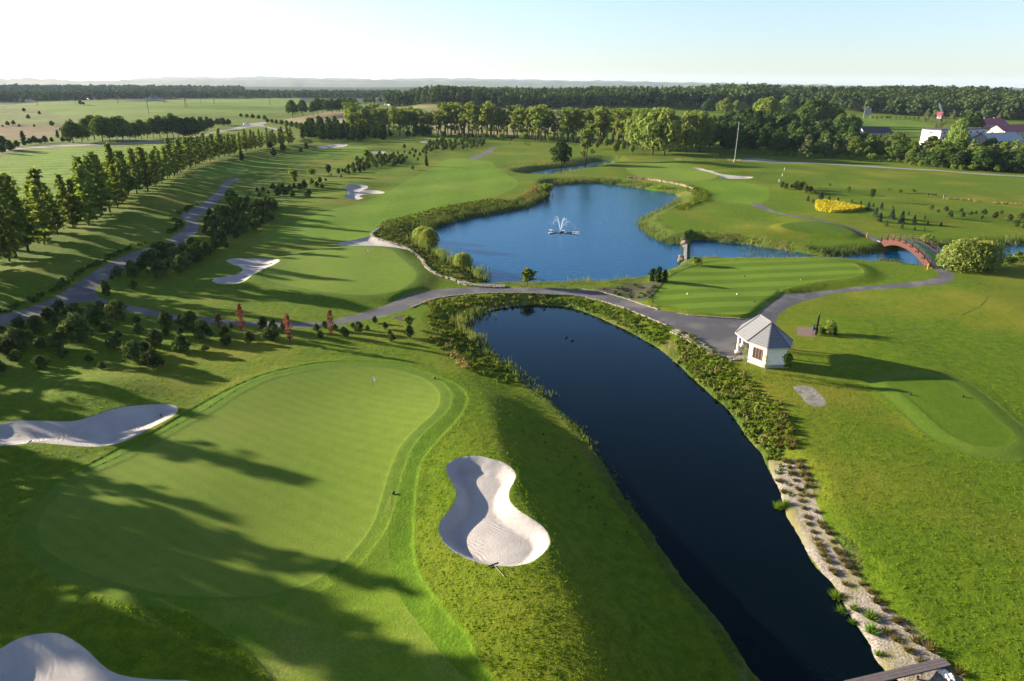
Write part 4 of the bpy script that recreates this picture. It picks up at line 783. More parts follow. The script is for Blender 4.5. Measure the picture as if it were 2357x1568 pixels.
put(2, [(1800, 668, 360)], 'poplar', 'poplar_tree', 'tree', 'light twin trunked poplar leaning beside the dark inlet tree', parts=True, wf=1.25)
put(13, [(455, 1350, 850), (850, 1480, 1040)], 'sapling', 'sapling', 'tree', 'thin light green saplings in front of the hut', parts=True)
put(13, [(1275, 1490, 1010)], 'stemtree', 'sapling', 'tree', 'dark leaved sapling at the right corner of the hut', parts=True, wf=.75)
put(6, [(1035, 1178, 1092)], 'limebush', 'bush', 'bush', 'round leafy bush on the lawn right of the hut', parts=True, wf=.8)
# ---- the tall poplars across the middle
put(2, [(290, 475, 260), (340, 475, 275), (375, 470, 262), (440, 470, 280), (500, 465, 268), (540, 470, 285), (600, 470, 270), (650, 470, 275), (700, 465, 278), (750, 460, 290)], 'poplar', 'poplar_tree', 'tree', 'tall poplars at the left end of the poplar belt', parts=True, wf=1.35)
put(2, [(235, 470, 255), (320, 455, 260), (420, 455, 262), (470, 455, 270), (570, 455, 275), (630, 455, 270), (720, 450, 285), (200, 460, 275)], 'poplar', 'poplar_tree', 'tree', 'poplars of the rear line at the left of the belt', wf=1.4)
put(2, [(800, 465, 270), (850, 468, 255), (890, 470, 262), (940, 472, 265), (985, 475, 250), (1040, 478, 252), (1090, 480, 255), (1130, 482, 250), (1180, 484, 255), (1225, 486, 262), (1270, 488, 265)], 'poplar', 'poplar_tree', 'tree', 'slim poplars in the middle of the poplar belt', parts=True, wf=1.35)
put(2, [(820, 450, 262), (870, 455, 258), (920, 455, 262), (970, 458, 255), (1010, 460, 250), (1065, 462, 255), (1110, 465, 258), (1160, 468, 255), (1205, 470, 262), (1250, 472, 268)], 'poplar', 'poplar_tree', 'tree', 'poplars of the rear line in the middle of the belt', wf=1.35)
put(2, [(1320, 492, 275), (1370, 495, 270), (1415, 498, 265), (1460, 502, 268), (1500, 505, 270), (1545, 500, 300), (1590, 505, 320)], 'poplar', 'poplar_tree', 'tree', 'poplars right of the middle of the belt', parts=True, wf=1.4)
put(2, [(1340, 478, 275), (1400, 482, 268), (1440, 485, 270), (1480, 488, 275), (1530, 490, 285)], 'poplar', 'poplar_tree', 'tree', 'rear poplars right of the middle', wf=1.4)
put(2, [(1620, 510, 280), (1680, 515, 275), (1740, 520, 272), (1830, 525, 275), (1890, 530, 270), (1950, 530, 278), (2020, 540, 290), (2090, 545, 280)], 'poplar', 'poplar_tree', 'tree', 'broad light poplars behind the inlet', parts=True, wf=1.45)
put(2, [(1650, 490, 282), (1720, 495, 270), (1790, 500, 272), (1860, 500, 275), (1920, 505, 270), (1990, 510, 275), (2060, 515, 282)], 'poplar', 'poplar_tree', 'tree', 'rear light poplars behind the inlet', wf=1.4)
put(2, [(2190, 590, 285), (2260, 600, 282), (2340, 605, 285), (2300, 570, 275), (2150, 560, 290)], 'bigpale', 'poplar_tree', 'tree', 'huge light poplars at the right end of the belt', parts=True, wf=.95)
put(3, [(60, 585, 300), (150, 580, 305), (215, 560, 330), (110, 540, 295)], 'bigpale', 'poplar_tree', 'tree', 'broad poplars left of the tall mast', parts=True)
put(2, [(430, 475, 410), (600, 478, 430), (700, 478, 390), (735, 478, 400), (480, 478, 440), (640, 478, 445), (660, 470, 400)], 'dark', 'dark_tree', 'tree', 'low dark bushes at the feet of the left poplars', wf=1.3)
put(2, [(840, 478, 440), (1230, 500, 450), (1390, 505, 440), (1560, 520, 470), (1130, 490, 450), (950, 480, 450), (1010, 485, 452), (1300, 503, 470)], 'limebush', 'bush', 'bush', 'light bushes under the poplars', wf=.9)
put(2, [(2010, 590, 500), (1940, 550, 490), (2060, 570, 510), (2120, 590, 530), (1880, 560, 510), (1780, 530, 480)], 'limetree', 'broadleaf_tree', 'tree', 'small light trees by the bank behind the inlet', wf=.8)
# dark conifer block
stuff_mass(fill(1, [(2060, 520), (2080, 425), (2180, 420), (2600, 425), (2640, 500), (2560, 512), (2300, 515)], 8.0, 41), 'fir', 'conifer_block', 'square planted block of dark conifers left of the poplars', 'plantation', 6.0, 9.0, 1.5)
put(1, [(1820, 385, 352), (1850, 390, 355), (1880, 395, 360), (1915, 402, 362), (1950, 410, 365), (1985, 420, 370), (2020, 430, 375), (2050, 440, 380), (2090, 440, 385), (2130, 440, 385)], 'round', 'broadleaf_tree', 'tree', 'low trees along the road bend left of the tan field', wf=1.1)
put(1, [(1990, 342, 225), (2060, 335, 222), (2130, 330, 235), (2160, 325, 212), (2230, 320, 225), (2260, 315, 215), (2310, 312, 210), (2345, 310, 208)], 'round', 'broadleaf_tree', 'tree', 'big trees left of the tan field')
# left tree belt
put(1, [(500, 520, 365), (560, 515, 385), (600, 505, 350), (645, 500, 328), (700, 512, 330), (750, 512, 345), (800, 512, 340), (840, 512, 335)], 'round', 'broadleaf_tree', 'tree', 'large trees at the left of the roadside belt', wf=1.05)
put(1, [(885, 508, 375), (925, 500, 380), (965, 495, 360), (1005, 488, 375), (1045, 485, 350), (1090, 485, 332), (1140, 482, 338), (1180, 482, 318), (1215, 480, 335)], 'round', 'broadleaf_tree', 'tree', 'trees in the middle of the roadside belt')
put(1, [(1250, 480, 350), (1290, 480, 345), (1330, 475, 342), (1375, 455, 340), (1415, 430, 340), (1440, 420, 350)], 'dark', 'dark_tree', 'tree', 'dark trees at the right end of the roadside belt')
put(1, [(1480, 400, 352), (1520, 402, 348), (1555, 400, 355), (1500, 390, 350)], 'dark', 'dark_tree', 'tree', 'dark bushes by the far road bend', wf=1.3)
put(1, [(1640, 345, 318), (1680, 348, 320), (1720, 352, 322), (1760, 358, 328), (1800, 362, 330)], 'dark', 'dark_tree', 'tree', 'hedge trees beyond the road bend', wf=1.4)
put(1, [(170, 535, 440), (395, 485, 430)], 'fir', 'conifer_tree', 'tree', 'dark pointed conifers in the left hedgerow', wf=1.2)
put(1, [(30, 565, 470), (75, 575, 500), (240, 525, 470), (310, 522, 470), (355, 515, 480), (430, 515, 475), (470, 515, 470), (120, 550, 500), (20, 590, 530), (205, 530, 485), (275, 525, 490)], 'dark', 'dark_tree', 'tree', 'low dark trees of the left hedgerow', wf=1.2)
put(1, [(165, 308, 280), (270, 327, 300), (195, 357, 325), (95, 397, 365), (55, 402, 370), (355, 405, 368), (480, 383, 355), (135, 412, 390), (235, 412, 392), (20, 412, 395)], 'dark', 'bush', 'bush', 'bushes dotted over the far rough pasture', wf=1.2)
put(1, [(548, 260, 226), (570, 260, 240)], 'dark', 'dark_tree', 'tree', 'dark trees alone in the far green field', wf=1.2)
# trees in front of the middle wood
put(2, [(885, 236, 160), (1240, 252, 140)], 'limetree', 'broadleaf_tree', 'tree', 'pale trees glowing in front of the dark middle wood', wf=.9)
put(2, [(495, 243, 165), (520, 245, 160), (555, 246, 185), (600, 248, 175), (690, 252, 190), (720, 252, 180), (830, 253, 190), (770, 252, 170)], 'round', 'broadleaf_tree', 'tree', 'trees along the left edge of the middle wood')
put(2, [(1340, 262, 195), (1405, 258, 188), (1465, 252, 198), (1510, 257, 190), (1560, 262, 165), (1600, 277, 185), (1640, 275, 200), (1670, 277, 190)], 'dark', 'dark_tree', 'tree', 'dark round trees in front of the middle wood')
put(2, [(1770, 272, 205), (1820, 267, 210), (1865, 267, 205), (1925, 272, 198), (1970, 272, 203), (2060, 265, 225), (2290, 282, 210), (2345, 282, 200)], 'dark', 'dark_tree', 'tree', 'dark rounded trees in a line on the pale field')
put(2, [(310, 258, 205), (340, 258, 212), (365, 256, 205), (410, 252, 208), (440, 250, 218)], 'round', 'broadleaf_tree', 'tree', 'round trees above the poplars near the white tents')
put(2, [(20, 318, 218), (80, 312, 212), (120, 315, 225), (155, 305, 215), (205, 298, 208), (235, 290, 210)], 'round', 'broadleaf_tree', 'tree', 'trees at the upper left corner of the poplar belt')
# village trees on the right
put(3, [(290, 430, 340), (320, 460, 320), (370, 420, 300), (420, 430, 290), (470, 485, 285), (530, 490, 300), (600, 480, 330), (660, 480, 310), (710, 485, 305), (760, 470, 315), (560, 440, 300)], 'dark', 'dark_tree', 'tree', 'dark tall trees around the village roofs', parts=True, wf=1.25)
put(3, [(330, 330, 210), (290, 320, 230), (400, 310, 228), (440, 330, 240)], 'limetree', 'broadleaf_tree', 'tree', 'light crowned trees above the village at its left', wf=1.1)
put(3, [(560, 380, 215), (610, 390, 205), (640, 370, 225), (740, 300, 202), (700, 350, 235), (680, 330, 240), (790, 350, 260)], 'limetree', 'broadleaf_tree', 'tree', 'light tall trees in the middle of the village', parts=True, wf=1.1)
put(3, [(880, 420, 225), (930, 420, 215), (970, 420, 225), (1010, 400, 235), (1050, 400, 255), (1090, 420, 285), (840, 400, 270)], 'round', 'broadleaf_tree', 'tree', 'broad tall trees behind the dark village roofs', parts=True, wf=1.15)
put(3, [(1100, 450, 320), (1170, 445, 320), (1210, 445, 345), (1140, 440, 340)], 'round', 'broadleaf_tree', 'tree', 'round trees left of the long dark hall', wf=1.1)
put(3, [(330, 565, 430), (560, 575, 470), (640, 560, 480), (700, 565, 408), (510, 565, 490), (590, 560, 480), (380, 560, 490), (770, 560, 470)], 'dark', 'dark_tree', 'tree', 'dark low trees behind the tall mast', parts=True, wf=1.1)
put(3, [(820, 560, 418), (1130, 510, 398), (1085, 520, 420), (1180, 520, 430)], 'limetree', 'broadleaf_tree', 'tree', 'fresh green trees above the row of silver poplars', parts=True, wf=1.1)
put(3, [(870, 625, 465), (1000, 615, 448), (1150, 605, 455), (1230, 615, 510), (1420, 610, 470), (1690, 650, 485), (1780, 660, 560), (1990, 690, 500), (2130, 695, 530), (2250, 705, 500), (1060, 620, 520)], 'pale', 'silver_poplar', 'tree', 'pale silvery trees in front of the village', parts=True, wf=1.3)
put(3, [(930, 615, 520), (1090, 615, 540), (1200, 610, 470), (1320, 585, 478), (1290, 620, 540), (1370, 620, 530), (1500, 590, 450), (1460, 620, 500), (1540, 640, 550), (1600, 650, 540)], 'round', 'broadleaf_tree', 'tree', 'green trees between the silvery ones left of the white block', parts=True, wf=1.1)
put(3, [(1880, 590, 358), (1850, 570, 420), (1910, 600, 430)], 'bigpale', 'broadleaf_tree', 'tree', 'huge light trees covering the apartment block', parts=True, wf=.8)
put(3, [(1960, 470, 305), (2010, 450, 305), (2040, 440, 340)], 'dark', 'dark_tree', 'tree', 'tall dark trees above the apartment block', parts=True)
put(3, [(1690, 375, 288), (1740, 370, 292), (1870, 360, 300), (1780, 420, 355), (1810, 400, 360), (2180, 370, 315), (2060, 340, 310), (1750, 440, 380)], 'pale', 'silver_poplar', 'tree', 'grey green trees behind the white apartment block', wf=1.3)
put(3, [(1650, 665, 570), (1700, 675, 590), (1760, 685, 565), (1840, 690, 580), (1900, 695, 575), (1940, 690, 560), (2060, 705, 560), (2100, 708, 590), (2180, 712, 580), (2310, 720, 580), (2350, 722, 590), (2030, 700, 590), (2220, 715, 600), (2280, 718, 610)], 'dark', 'dark_tree', 'tree', 'dark trees of the thick belt along the right field road', parts=True, wf=1.35)
put(3, [(1310, 640, 590), (1560, 662, 620), (1500, 655, 625), (1440, 650, 620), (1380, 648, 612), (1240, 640, 610), (1650, 678, 640), (1800, 690, 645), (1930, 705, 665), (2000, 708, 660), (2170, 718, 665), (1870, 700, 665), (1580, 672, 645), (1180, 632, 600)], 'limebush', 'bush', 'bush', 'low yellow green bushes along the right field road', wf=.9)
put(3, [(580, 600, 545), (450, 605, 570), (660, 605, 570), (740, 610, 565), (380, 600, 555), (790, 615, 580), (300, 610, 575), (520, 605, 580)], 'limebush', 'bush', 'bush', 'light bushes beside the mast foot')
put(3, [(1355, 358, 338), (1385, 357, 335), (1425, 357, 335), (1445, 357, 337), (1485, 357, 340), (1510, 357, 340), (1548, 358, 338), (1608, 362, 340), (1635, 363, 338), (1325, 357, 338), (1575, 362, 345)], 'round', 'small_tree', 'tree', 'tiny round trees in a line on the practice range')
put(3, [(1260, 300, 275), (1290, 302, 280), (1330, 302, 282), (1370, 304, 284), (1410, 305, 286), (1450, 305, 288), (1240, 300, 282), (1600, 310, 290), (1650, 312, 288)], 'round', 'small_tree', 'tree', 'tiny trees below the hill wood')
put(3, [(2250, 358, 330), (2310, 358, 325), (2345, 360, 325), (2120, 345, 318), (2200, 350, 330), (2280, 352, 335)], 'round', 'small_tree', 'tree', 'small trees behind the red roofed halls')
put(3, [(190, 310, 230), (215, 310, 215), (240, 312, 245), (20, 292, 235), (80, 285, 232), (135, 292, 248)], 'dark', 'dark_tree', 'tree', 'dark trees at the left rim of the village field')
put(3, [(1265, 520, 440), (1310, 530, 455), (1365, 525, 462), (1425, 525, 450), (1480, 530, 440), (2120, 600, 480), (2190, 620, 520), (2270, 625, 515), (2340, 630, 500), (1720, 600, 470)], 'round', 'broadleaf_tree', 'tree', 'green garden trees hiding the hall and village houses', wf=1.2)
put(3, [(-20, 480, 330), (20, 520, 340)], 'bigpale', 'poplar_tree', 'tree', 'light poplars between belt and village')

mass(fill(3, [(250, 600), (280, 440), (420, 400), (560, 400), (900, 420), (1240, 450), (1250, 600), (800, 600)], 16, 51), 'dark', 'dark_tree', 'dark tree at the %s of the village trees left of the hall', 'tree', 'thick trees left of the long hall', 8, 13.5, False, 1.25)
mass(fill(3, [(1280, 590), (1700, 600), (2100, 640), (2400, 660), (2400, 722), (1900, 690), (1500, 645), (1290, 625)], 9.5, 52), 'round', 'broadleaf_tree', 'green tree in the %s of the belt along the field road', 'tree', 'trees of the belt along the field road', 5.5, 9.5, False, 1.3)
# ------------------------------------------------------------------ woods that read as one mass
def wood(name, label, sector, spacing, h0, h1, seed, leaf='forest', dens=9, sz=1.35, conic=.3):
    """sector: list of (photo x, near distance, far distance); crowns scattered between"""
    rs = np.random.default_rng(seed); A = []
    for (xa, na, fa), (xb, nb, fb) in zip(sector[:-1], sector[1:]):
        da = rays([(xa, 195)])[0]; db = rays([(xb, 195)])[0]; aa = math.atan2(da[0], da[1]); ab = math.atan2(db[0], db[1])
        n = int((ab-aa)*(na+fa)/2*(fa-na)/spacing**2); t = rs.random(n); r = na+(nb-na)*t+rs.random(n)*((fa-na)+((fb-nb)-(fa-na))*t); a = aa+(ab-aa)*t
        A.append(np.stack([r*np.sin(a), r*np.cos(a)], 1))
    P = np.vstack(A); Z = terrain(P[:, 0], P[:, 1]); VV = []; FF = []; o = 0
    tpl = []
    for k in range(10):
        con = rs.random() < conic
        if con: bl = [((0, 0, .2+.15*i), (.26*(1-.17*i), .26*(1-.17*i), .16)) for i in range(5)]
        else: bl = [((math.cos(i*2.4)*.16, math.sin(i*2.4)*.16, .45+.07*i), (.19, .19, .15)) for i in range(6)]+[((0, 0, .3), (.25, .25, .25))]
        C, D = blob_pts(rs, bl, dens*60, .7, .25); tpl.append((C, D))
    for (x, y), z in zip(P, Z):
        C, D = tpl[rs.integers(10)]; h = rs.uniform(h0, h1); w = h*rs.uniform(.85, 1.2)
        V, F = leaves(C*np.array([w, w, h])+np.array([x, y, z]), D+.6*rvec(rs, len(C)), sz, 1.1, rs); VV.append(V); FF.append(F+o); o += len(V)
    tag(link(name, np_mesh(name, np.vstack(VV), np.vstack(FF), [LEAF[leaf]])), label, 'forest', None, 'stuff'); return len(P)
wood('forest', 'dark mixed wood across the middle of the horizon', [(890, 930, 1090), (1000, 900, 1130), (1250, 880, 1150), (1500, 900, 1150), (1760, 930, 1150)], 11, 15, 23, 61)
wood('forest', 'wooded hill filling the right end of the horizon', [(1690, 1060, 1300), (1800, 990, 1280), (1900, 920, 1260), (2000, 890, 1240), (2150, 870, 1220), (2300, 850, 1200), (2480, 830, 1180)], 10, 13, 20, 62, dens=10, sz=1.2)
wood('forest', 'blue grey far forest strip along the left horizon', [(-150, 1350, 1750), (150, 1500, 1900), (400, 1650, 2050), (700, 1750, 2150), (910, 1700, 2100)], 17, 10, 16, 63, dens=5, sz=2.0)
wood('forest', 'second farther forest strip on the left horizon', [(-150, 2500, 3100), (250, 2600, 3200), (420, 2700, 3200), (560, 2900, 3300)], 30, 12, 20, 64, dens=4, sz=3.4)
# ------------------------------------------------------------------ reeds, weeds and tufts on the banks
def blades(px, z, width, per_m, h0, h1, seed, label, leaf='reed', name='reeds', n=0, off=0.0, w=.055, k=5):
    line = flat(zz(n, *px), z); rs = np.random.default_rng(seed); C = []; L = []
    for a, b in zip(line[:-1], line[1:]):
        d = b-a; ln = np.linalg.norm(d); m = int(ln*per_m)+1; t = rs.random(m)[:, None]; nn = np.array([-d[1], d[0]])/(ln+1e-9)
        C.append(a+d*t+nn*(rs.normal(0, width, m)+off)[:, None])
    C = np.vstack(C); C = np.repeat(C, k, 0)+rs.normal(0, .22, (len(C)*k, 2)); Z = np.maximum(terrain(C[:, 0], C[:, 1]), z-.1)
    h = rs.uniform(h0, h1, len(C)); clump = .65+.35*np.sin(C[:, 0]*.55+1)*np.sin(C[:, 1]*.5); h *= np.clip(clump, .35, 1)
    P = np.column_stack([C, Z+h*.5]); asp = h*.5/w
    Nr = rvec(rs, len(C)); Nr[:, 2] *= .15; up = np.array([0, 0, 1.])+.35*rvec(rs, len(C)); Nr /= np.linalg.norm(Nr, axis=1)[:, None]
    b = up-Nr*(up*Nr).sum(1)[:, None]; b /= np.linalg.norm(b, axis=1)[:, None]; a = np.cross(Nr, b); s = w
    V = np.stack([P-b*(h*.5)[:, None]-a*s*.8, P-b*(h*.5)[:, None]+a*s*.8, P+b*(h*.5)[:, None]+a*s*.4, P+b*(h*.5)[:, None]-a*s*.4], 1).reshape(-1, 3)
    tag(link(name, np_mesh(name, V, np.arange(len(V)).reshape(-1, 4), [LEAF[leaf]])), label, name, None, 'stuff')
blades([(1000, 1), (0, 0)], 0, 0, 0, 1, 1, 1, '', n=0) if False else None
blades([(1545, 150), (1510, 178), (1450, 208), (1380, 232), (1290, 250), (1200, 266), (1080, 286), (960, 310), (850, 338), (760, 372), (690, 405), (655, 435)], LAKE_Z, .9, 7, 1.4, 2.4, 71, 'tall green reeds along the left lake shore', n=5)
blades([(650, 470), (705, 510), (790, 552), (880, 600), (980, 652), (1060, 702), (1125, 748)], LAKE_Z, .9, 8, 1.6, 2.6, 72, 'tall dark reeds in the lake corner above the causeway', n=5)
blades([(1480, 772), (1560, 770), (1700, 770), (1800, 768), (1900, 760), (2060, 742), (2110, 735)], LAKE_Z, .5, 6, 1.0, 1.9, 73, 'reeds along the near lake shore by the path', n=5)
blades([(1600, 82), (1680, 72), (1760, 66), (1860, 64), (1990, 71), (2130, 90), (2250, 110), (2357, 125), (2420, 145)], LAKE_Z, 1.0, 6, .9, 1.8, 74, 'reeds along the far lake shore', n=5)
blades([(2435, 175), (2400, 218), (2330, 252), (2250, 288), (2200, 315), (2180, 345), (2195, 372), (2230, 410), (2300, 452), (2400, 478), (2450, 488)], LAKE_Z, .8, 5, .8, 1.6, 75, 'pale reeds round the lake peninsula', n=5)
blades([(430, 600), (520, 640), (640, 650), (760, 655), (860, 660), (960, 672), (820, 640), (560, 620), (470, 660), (600, 670)], CANAL_Z, 1.5, 3.2, .5, 1.1, 76, 'thin reeds standing in the canal water', n=6, w=.035, k=4)
blades([(860, 622), (960, 640), (1080, 648), (1165, 640), (1240, 630), (1330, 625)], CANAL_Z, .9, 7, .6, 1.4, 77, 'dark sedges under the shaded canal bank', n=6)
blades([(1320, 706), (1400, 716), (1480, 724), (1560, 738), (1650, 748), (1720, 745)], CANAL_Z, .8, 8, .8, 1.6, 78, 'green sedges on the canal bank before the bridge', n=6)
blades([(100, 690), (250, 686), (430, 690), (600, 688), (760, 685), (900, 680), (1200, 694)], CANAL_Z, .7, 4, .4, .9, 79, 'dry grass fringe between canal and striped tee', 'straw', 'dry_grass', n=6)
blades([(140, 541), (250, 549), (400, 561), (500, 574), (600, 592), (700, 606), (800, 618)], CANAL_Z, .7, 4, .3, .8, 80, 'dry grass fringe on the far canal bank', 'straw', 'dry_grass', n=6)
blades([(1740, 590), (1900, 580), (2100, 573), (2357, 574), (2600, 576)], CANAL_Z, .9, 5, .6, 1.4, 81, 'reeds on the far bank right of the bridge', n=6)
blades([(975, 1000), (960, 1030), (990, 1075), (1045, 1135), (1062, 1165)], POND_Z, .7, 10, 1.0, 2.2, 82, 'tall reeds at the left head of the pond', n=5)
blades([(1010, 995), (1060, 978), (1130, 940)], POND_Z, .8, 7, .7, 1.4, 83, 'grassy reeds at the pond head', n=5)
blades([(1060, 45), (1120, 102), (1200, 172), (1290, 214), (1360, 292), (1450, 362), (1560, 432)], POND_Z, .5, 6, .4, 1.0, 84, 'low reeds along the left pond edge', n=9)
blades([(1660, 530), (1720, 582), (1850, 765), (1980, 955), (2130, 1185), (2300, 1425)], POND_Z, .25, 4, .2, .45, 85, 'grass fringe along the mound side of the pond', 'weed', 'grass_fringe', n=9)
blades([(1440, 752), (1560, 752), (1650, 738), (1750, 716), (1870, 694), (1930, 672)], INLET_Z, 1.5, 4, .8, 1.6, 86, 'reeds along the far inlet', n=2)
blades([(1300, 690), (1350, 680), (1450, 672), (1550, 660), (1640, 650)], 0, 1.6, 5, .5, 1.1, 87, 'grey bushy herbs on the inlet bank', 'reed', 'herbs', n=2, w=.09)
def clumps(P, leaf, name, label, h0, h1, n, size, seed, cat, asp=1.6):
    rs = np.random.default_rng(seed); C = []; D = []
    for p in P:
        h = rs.uniform(h0, h1); w = h*rs.uniform(.8, 1.4); d = rvec(rs, n); d[:, 2] = abs(d[:, 2]); C.append(p+d*np.array([w, w, h])*rs.uniform(.45, 1, n)[:, None]); D.append(d)
    C = np.vstack(C); D = np.vstack(D); V, F = leaves(C, D+.9*rvec(rs, len(C)), size, asp, rs, np.array([0, 0, 1.])+D*.6)
    tag(link(name, np_mesh(name, V, F, [LEAF[leaf]])), label, cat, None, 'stuff')
def bank_fill(n, poly, spacing, seed, keep=1.0):
    w = hit(zz(n, *poly))[:, :2]; P = fill(0, None, spacing, seed, w); rs = np.random.default_rng(seed+1)
    for nm, pl, zw in WATER: P = P[sdf(pl, P[:, 0], P[:, 1], 1) > .15]
    return P[rs.random(len(P)) < keep]
rb = bank_fill(11, [(0, 195), (60, 255), (150, 335), (250, 425), (350, 515), (420, 615), (480, 705), (560, 795), (620, 870), (680, 860), (760, 800), (830, 700), (760, 600), (680, 460), (560, 360), (420, 260), (300, 170), (180, 60), (0, -40)], .75, 91)
clumps(rb, 'weed', 'bank_weeds', 'thick leafy weeds on the right pond bank below the hut', .15, .58, 46, .085, 92, 'weeds')
clumps(rb[::7], 'straw', 'dry_stems', 'dry stems scattered among the right bank weeds', .5, 1.0, 16, .06, 93, 'weeds', 3)
clumps(bank_fill(11, [(610, 810), (850, 830), (900, 960), (940, 1130), (860, 1180), (720, 1140), (690, 1040), (650, 960)], .7, 140, .38), 'weed', 'bank_weeds', 'sparse low weeds thinning out over the stony strip', .08, .3, 26, .06, 141, 'weeds')
rc = bank_fill(5, [(1720, 915), (1900, 978), (2100, 1068), (2280, 1170), (2357, 1150), (2357, 1060), (2200, 985), (2000, 905), (1850, 865), (1700, 845), (1500, 835), (1620, 890)], .85, 94)
clumps(rc, 'weed', 'bank_weeds', 'green weeds on the pond bank below the stone kerb', .25, .6, 40, .08, 95, 'weeds')
rd = bank_fill(5, [(720, 890), (900, 845), (1100, 826), (1300, 822), (1500, 830), (1620, 885), (1330, 890), (1200, 912), (1050, 965), (960, 1010), (1000, 1090), (1055, 1160), (1040, 1178), (900, 1175), (760, 1060), (720, 960)], .9, 96, .8)
clumps(rd, 'weed', 'bank_grass_clumps', 'long grass clumps on the bank between causeway and pond', .2, .5, 30, .08, 97, 'grass', 2.2)
clumps(rd[::6], 'straw', 'dry_stems', 'dry grass heads on the pond head bank', .3, .7, 22, .06, 98, 'grass', 3)
re_ = bank_fill(9, [(700, 0), (1050, 0), (1120, 100), (1200, 175), (1290, 218), (1360, 295), (1330, 330), (1200, 320), (1040, 270), (950, 200), (860, 130), (780, 60)], .8, 99, .7)
clumps(re_, 'weed', 'bank_grass_clumps', 'long dark grass clumps on the left pond bank', .2, .6, 34, .08, 100, 'grass', 2)
clumps(bank_fill(9, [(760, 0), (840, 40), (900, 100), (980, 170), (1040, 250), (1000, 250), (930, 190), (860, 120), (800, 60)], 1.1, 101), 'straw', 'dry_grass', 'sunlit straw coloured grass along the crest of the left pond bank', .4, .95, 50, .06, 102, 'grass', 3)
rf = bank_fill(5, [(400, 340), (600, 280), (900, 215), (1150, 170), (1300, 190), (1380, 225), (1080, 280), (850, 335), (700, 390), (650, 450), (700, 505), (880, 600), (1060, 700), (1100, 745), (950, 735), (820, 690), (720, 620), (600, 520), (440, 460), (370, 420)], 1.0, 103, .85)
clumps(rf, 'weed', 'bank_weeds', 'weedy slope on the shaded left lake bank', .12, .36, 26, .10, 104, 'weeds', 2)
clumps(rf[::3], 'straw', 'dry_stems', 'brown dry weeds on the shaded left lake bank', .15, .45, 24, .07, 105, 'weeds', 3)
clumps(bank_fill(5, [(1380, 150), (1450, 95), (1560, 70), (1600, 95), (1545, 150), (1480, 185), (1400, 190)], 1.2, 106), 'straw', 'dry_shrubs', 'russet low shrubs at the far left lake corner', .5, 1.1, 40, .10, 107, 'shrubs')
clumps(bank_fill(3, [(60, 800), (180, 838), (225, 870), (190, 920), (100, 950), (0, 985), (-40, 960), (60, 930), (120, 890), (60, 830)], 1.2, 108), 'weed', 'low_shrubs', 'low shrubs in rows round the right lake corner', .4, .9, 36, .09, 109, 'shrubs')
clumps(bank_fill(5, [(1890, 785), (2000, 774), (2150, 750), (2240, 755), (2325, 750), (2290, 800), (2245, 850), (2205, 875), (2150, 865), (2050, 838), (1950, 808)], 1.1, 110, .45), 'dark', 'low_shrubs', 'dark creeping shrubs on the mulch bed', .2, .45, 40, .08, 111, 'shrubs')
clumps(bank_fill(9, [(1120, 330), (1300, 360), (1450, 400), (1640, 540), (1720, 610), (1850, 790), (1980, 980), (2130, 1210), (2300, 1450), (2357, 1560), (1950, 1560), (1800, 1300), (1640, 1050), (1450, 850), (1300, 640), (1180, 480)], 1.3, 130, .5), 'weed', 'long_grass', 'long untidy grass on the shaded mound slope by the pond', .06, .16, 14, .05, 131, 'grass', 2.6)
hd = []
for px in (zz(4, (0, 695), (140, 645), (230, 610), (310, 575), (400, 530), (470, 490), (540, 440), (620, 390), (700, 345), (780, 300), (860, 265), (960, 225), (1020, 208)), zz(4, (1165, 140), (1220, 110), (1260, 80), (1255, 55), (1210, 40), (1180, 30)), zz(1, (1245, 1000), (1300, 965), (1360, 950))):
    L = hit(px)[:, :2]; hd.append(along(L, .75, .35, len(px), .9))
hd = np.vstack(hd); P = np.column_stack([hd, terrain(hd[:, 0], hd[:, 1])])
clumps(P, 'dark', 'low_hedge', 'dark low shrubs edging the left cart path', .35, .7, 50, .10, 112, 'hedge')
rs = np.random.default_rng(77); n_ = 40000; rr_ = 20*np.exp(rs.random(n_)**1.15*math.log(125/20)); aa_ = rs.uniform(-.9, .9, n_); P = np.stack([rr_*np.sin(aa_), rr_*np.cos(aa_)], 1)
ok = np.ones(n_, bool)
for zn, zm, zp, zl in ZONES:
    if zn != 'fairway': ok &= sdf(zp, P[:, 0], P[:, 1], 1) > .12
for nm, pl, zw in WATER: ok &= sdf(pl, P[:, 0], P[:, 1], 1) > .3
P = P[ok]; Z = terrain(P[:, 0], P[:, 1]); k = 6; C = np.repeat(np.column_stack([P, Z]), k, 0)+rs.normal(0, 1, (len(P)*k, 3))*np.array([.10, .10, 0]); sz = np.repeat(.5+.5*rr_[ok]/70, k)
C[:, 2] += .035; Nr = rvec(rs, len(C)); Nr[:, 2] *= .25; V, F = leaves(C, Nr, .022, 2.6, rs, np.array([0, 0, 1.])+.7*rvec(rs, len(C)))
tag(link('lawn_grass', np_mesh('lawn_grass', V, F, [LEAF['lawn']])), 'rough lawn grass tussocks in the foreground', 'grass', None, 'stuff')
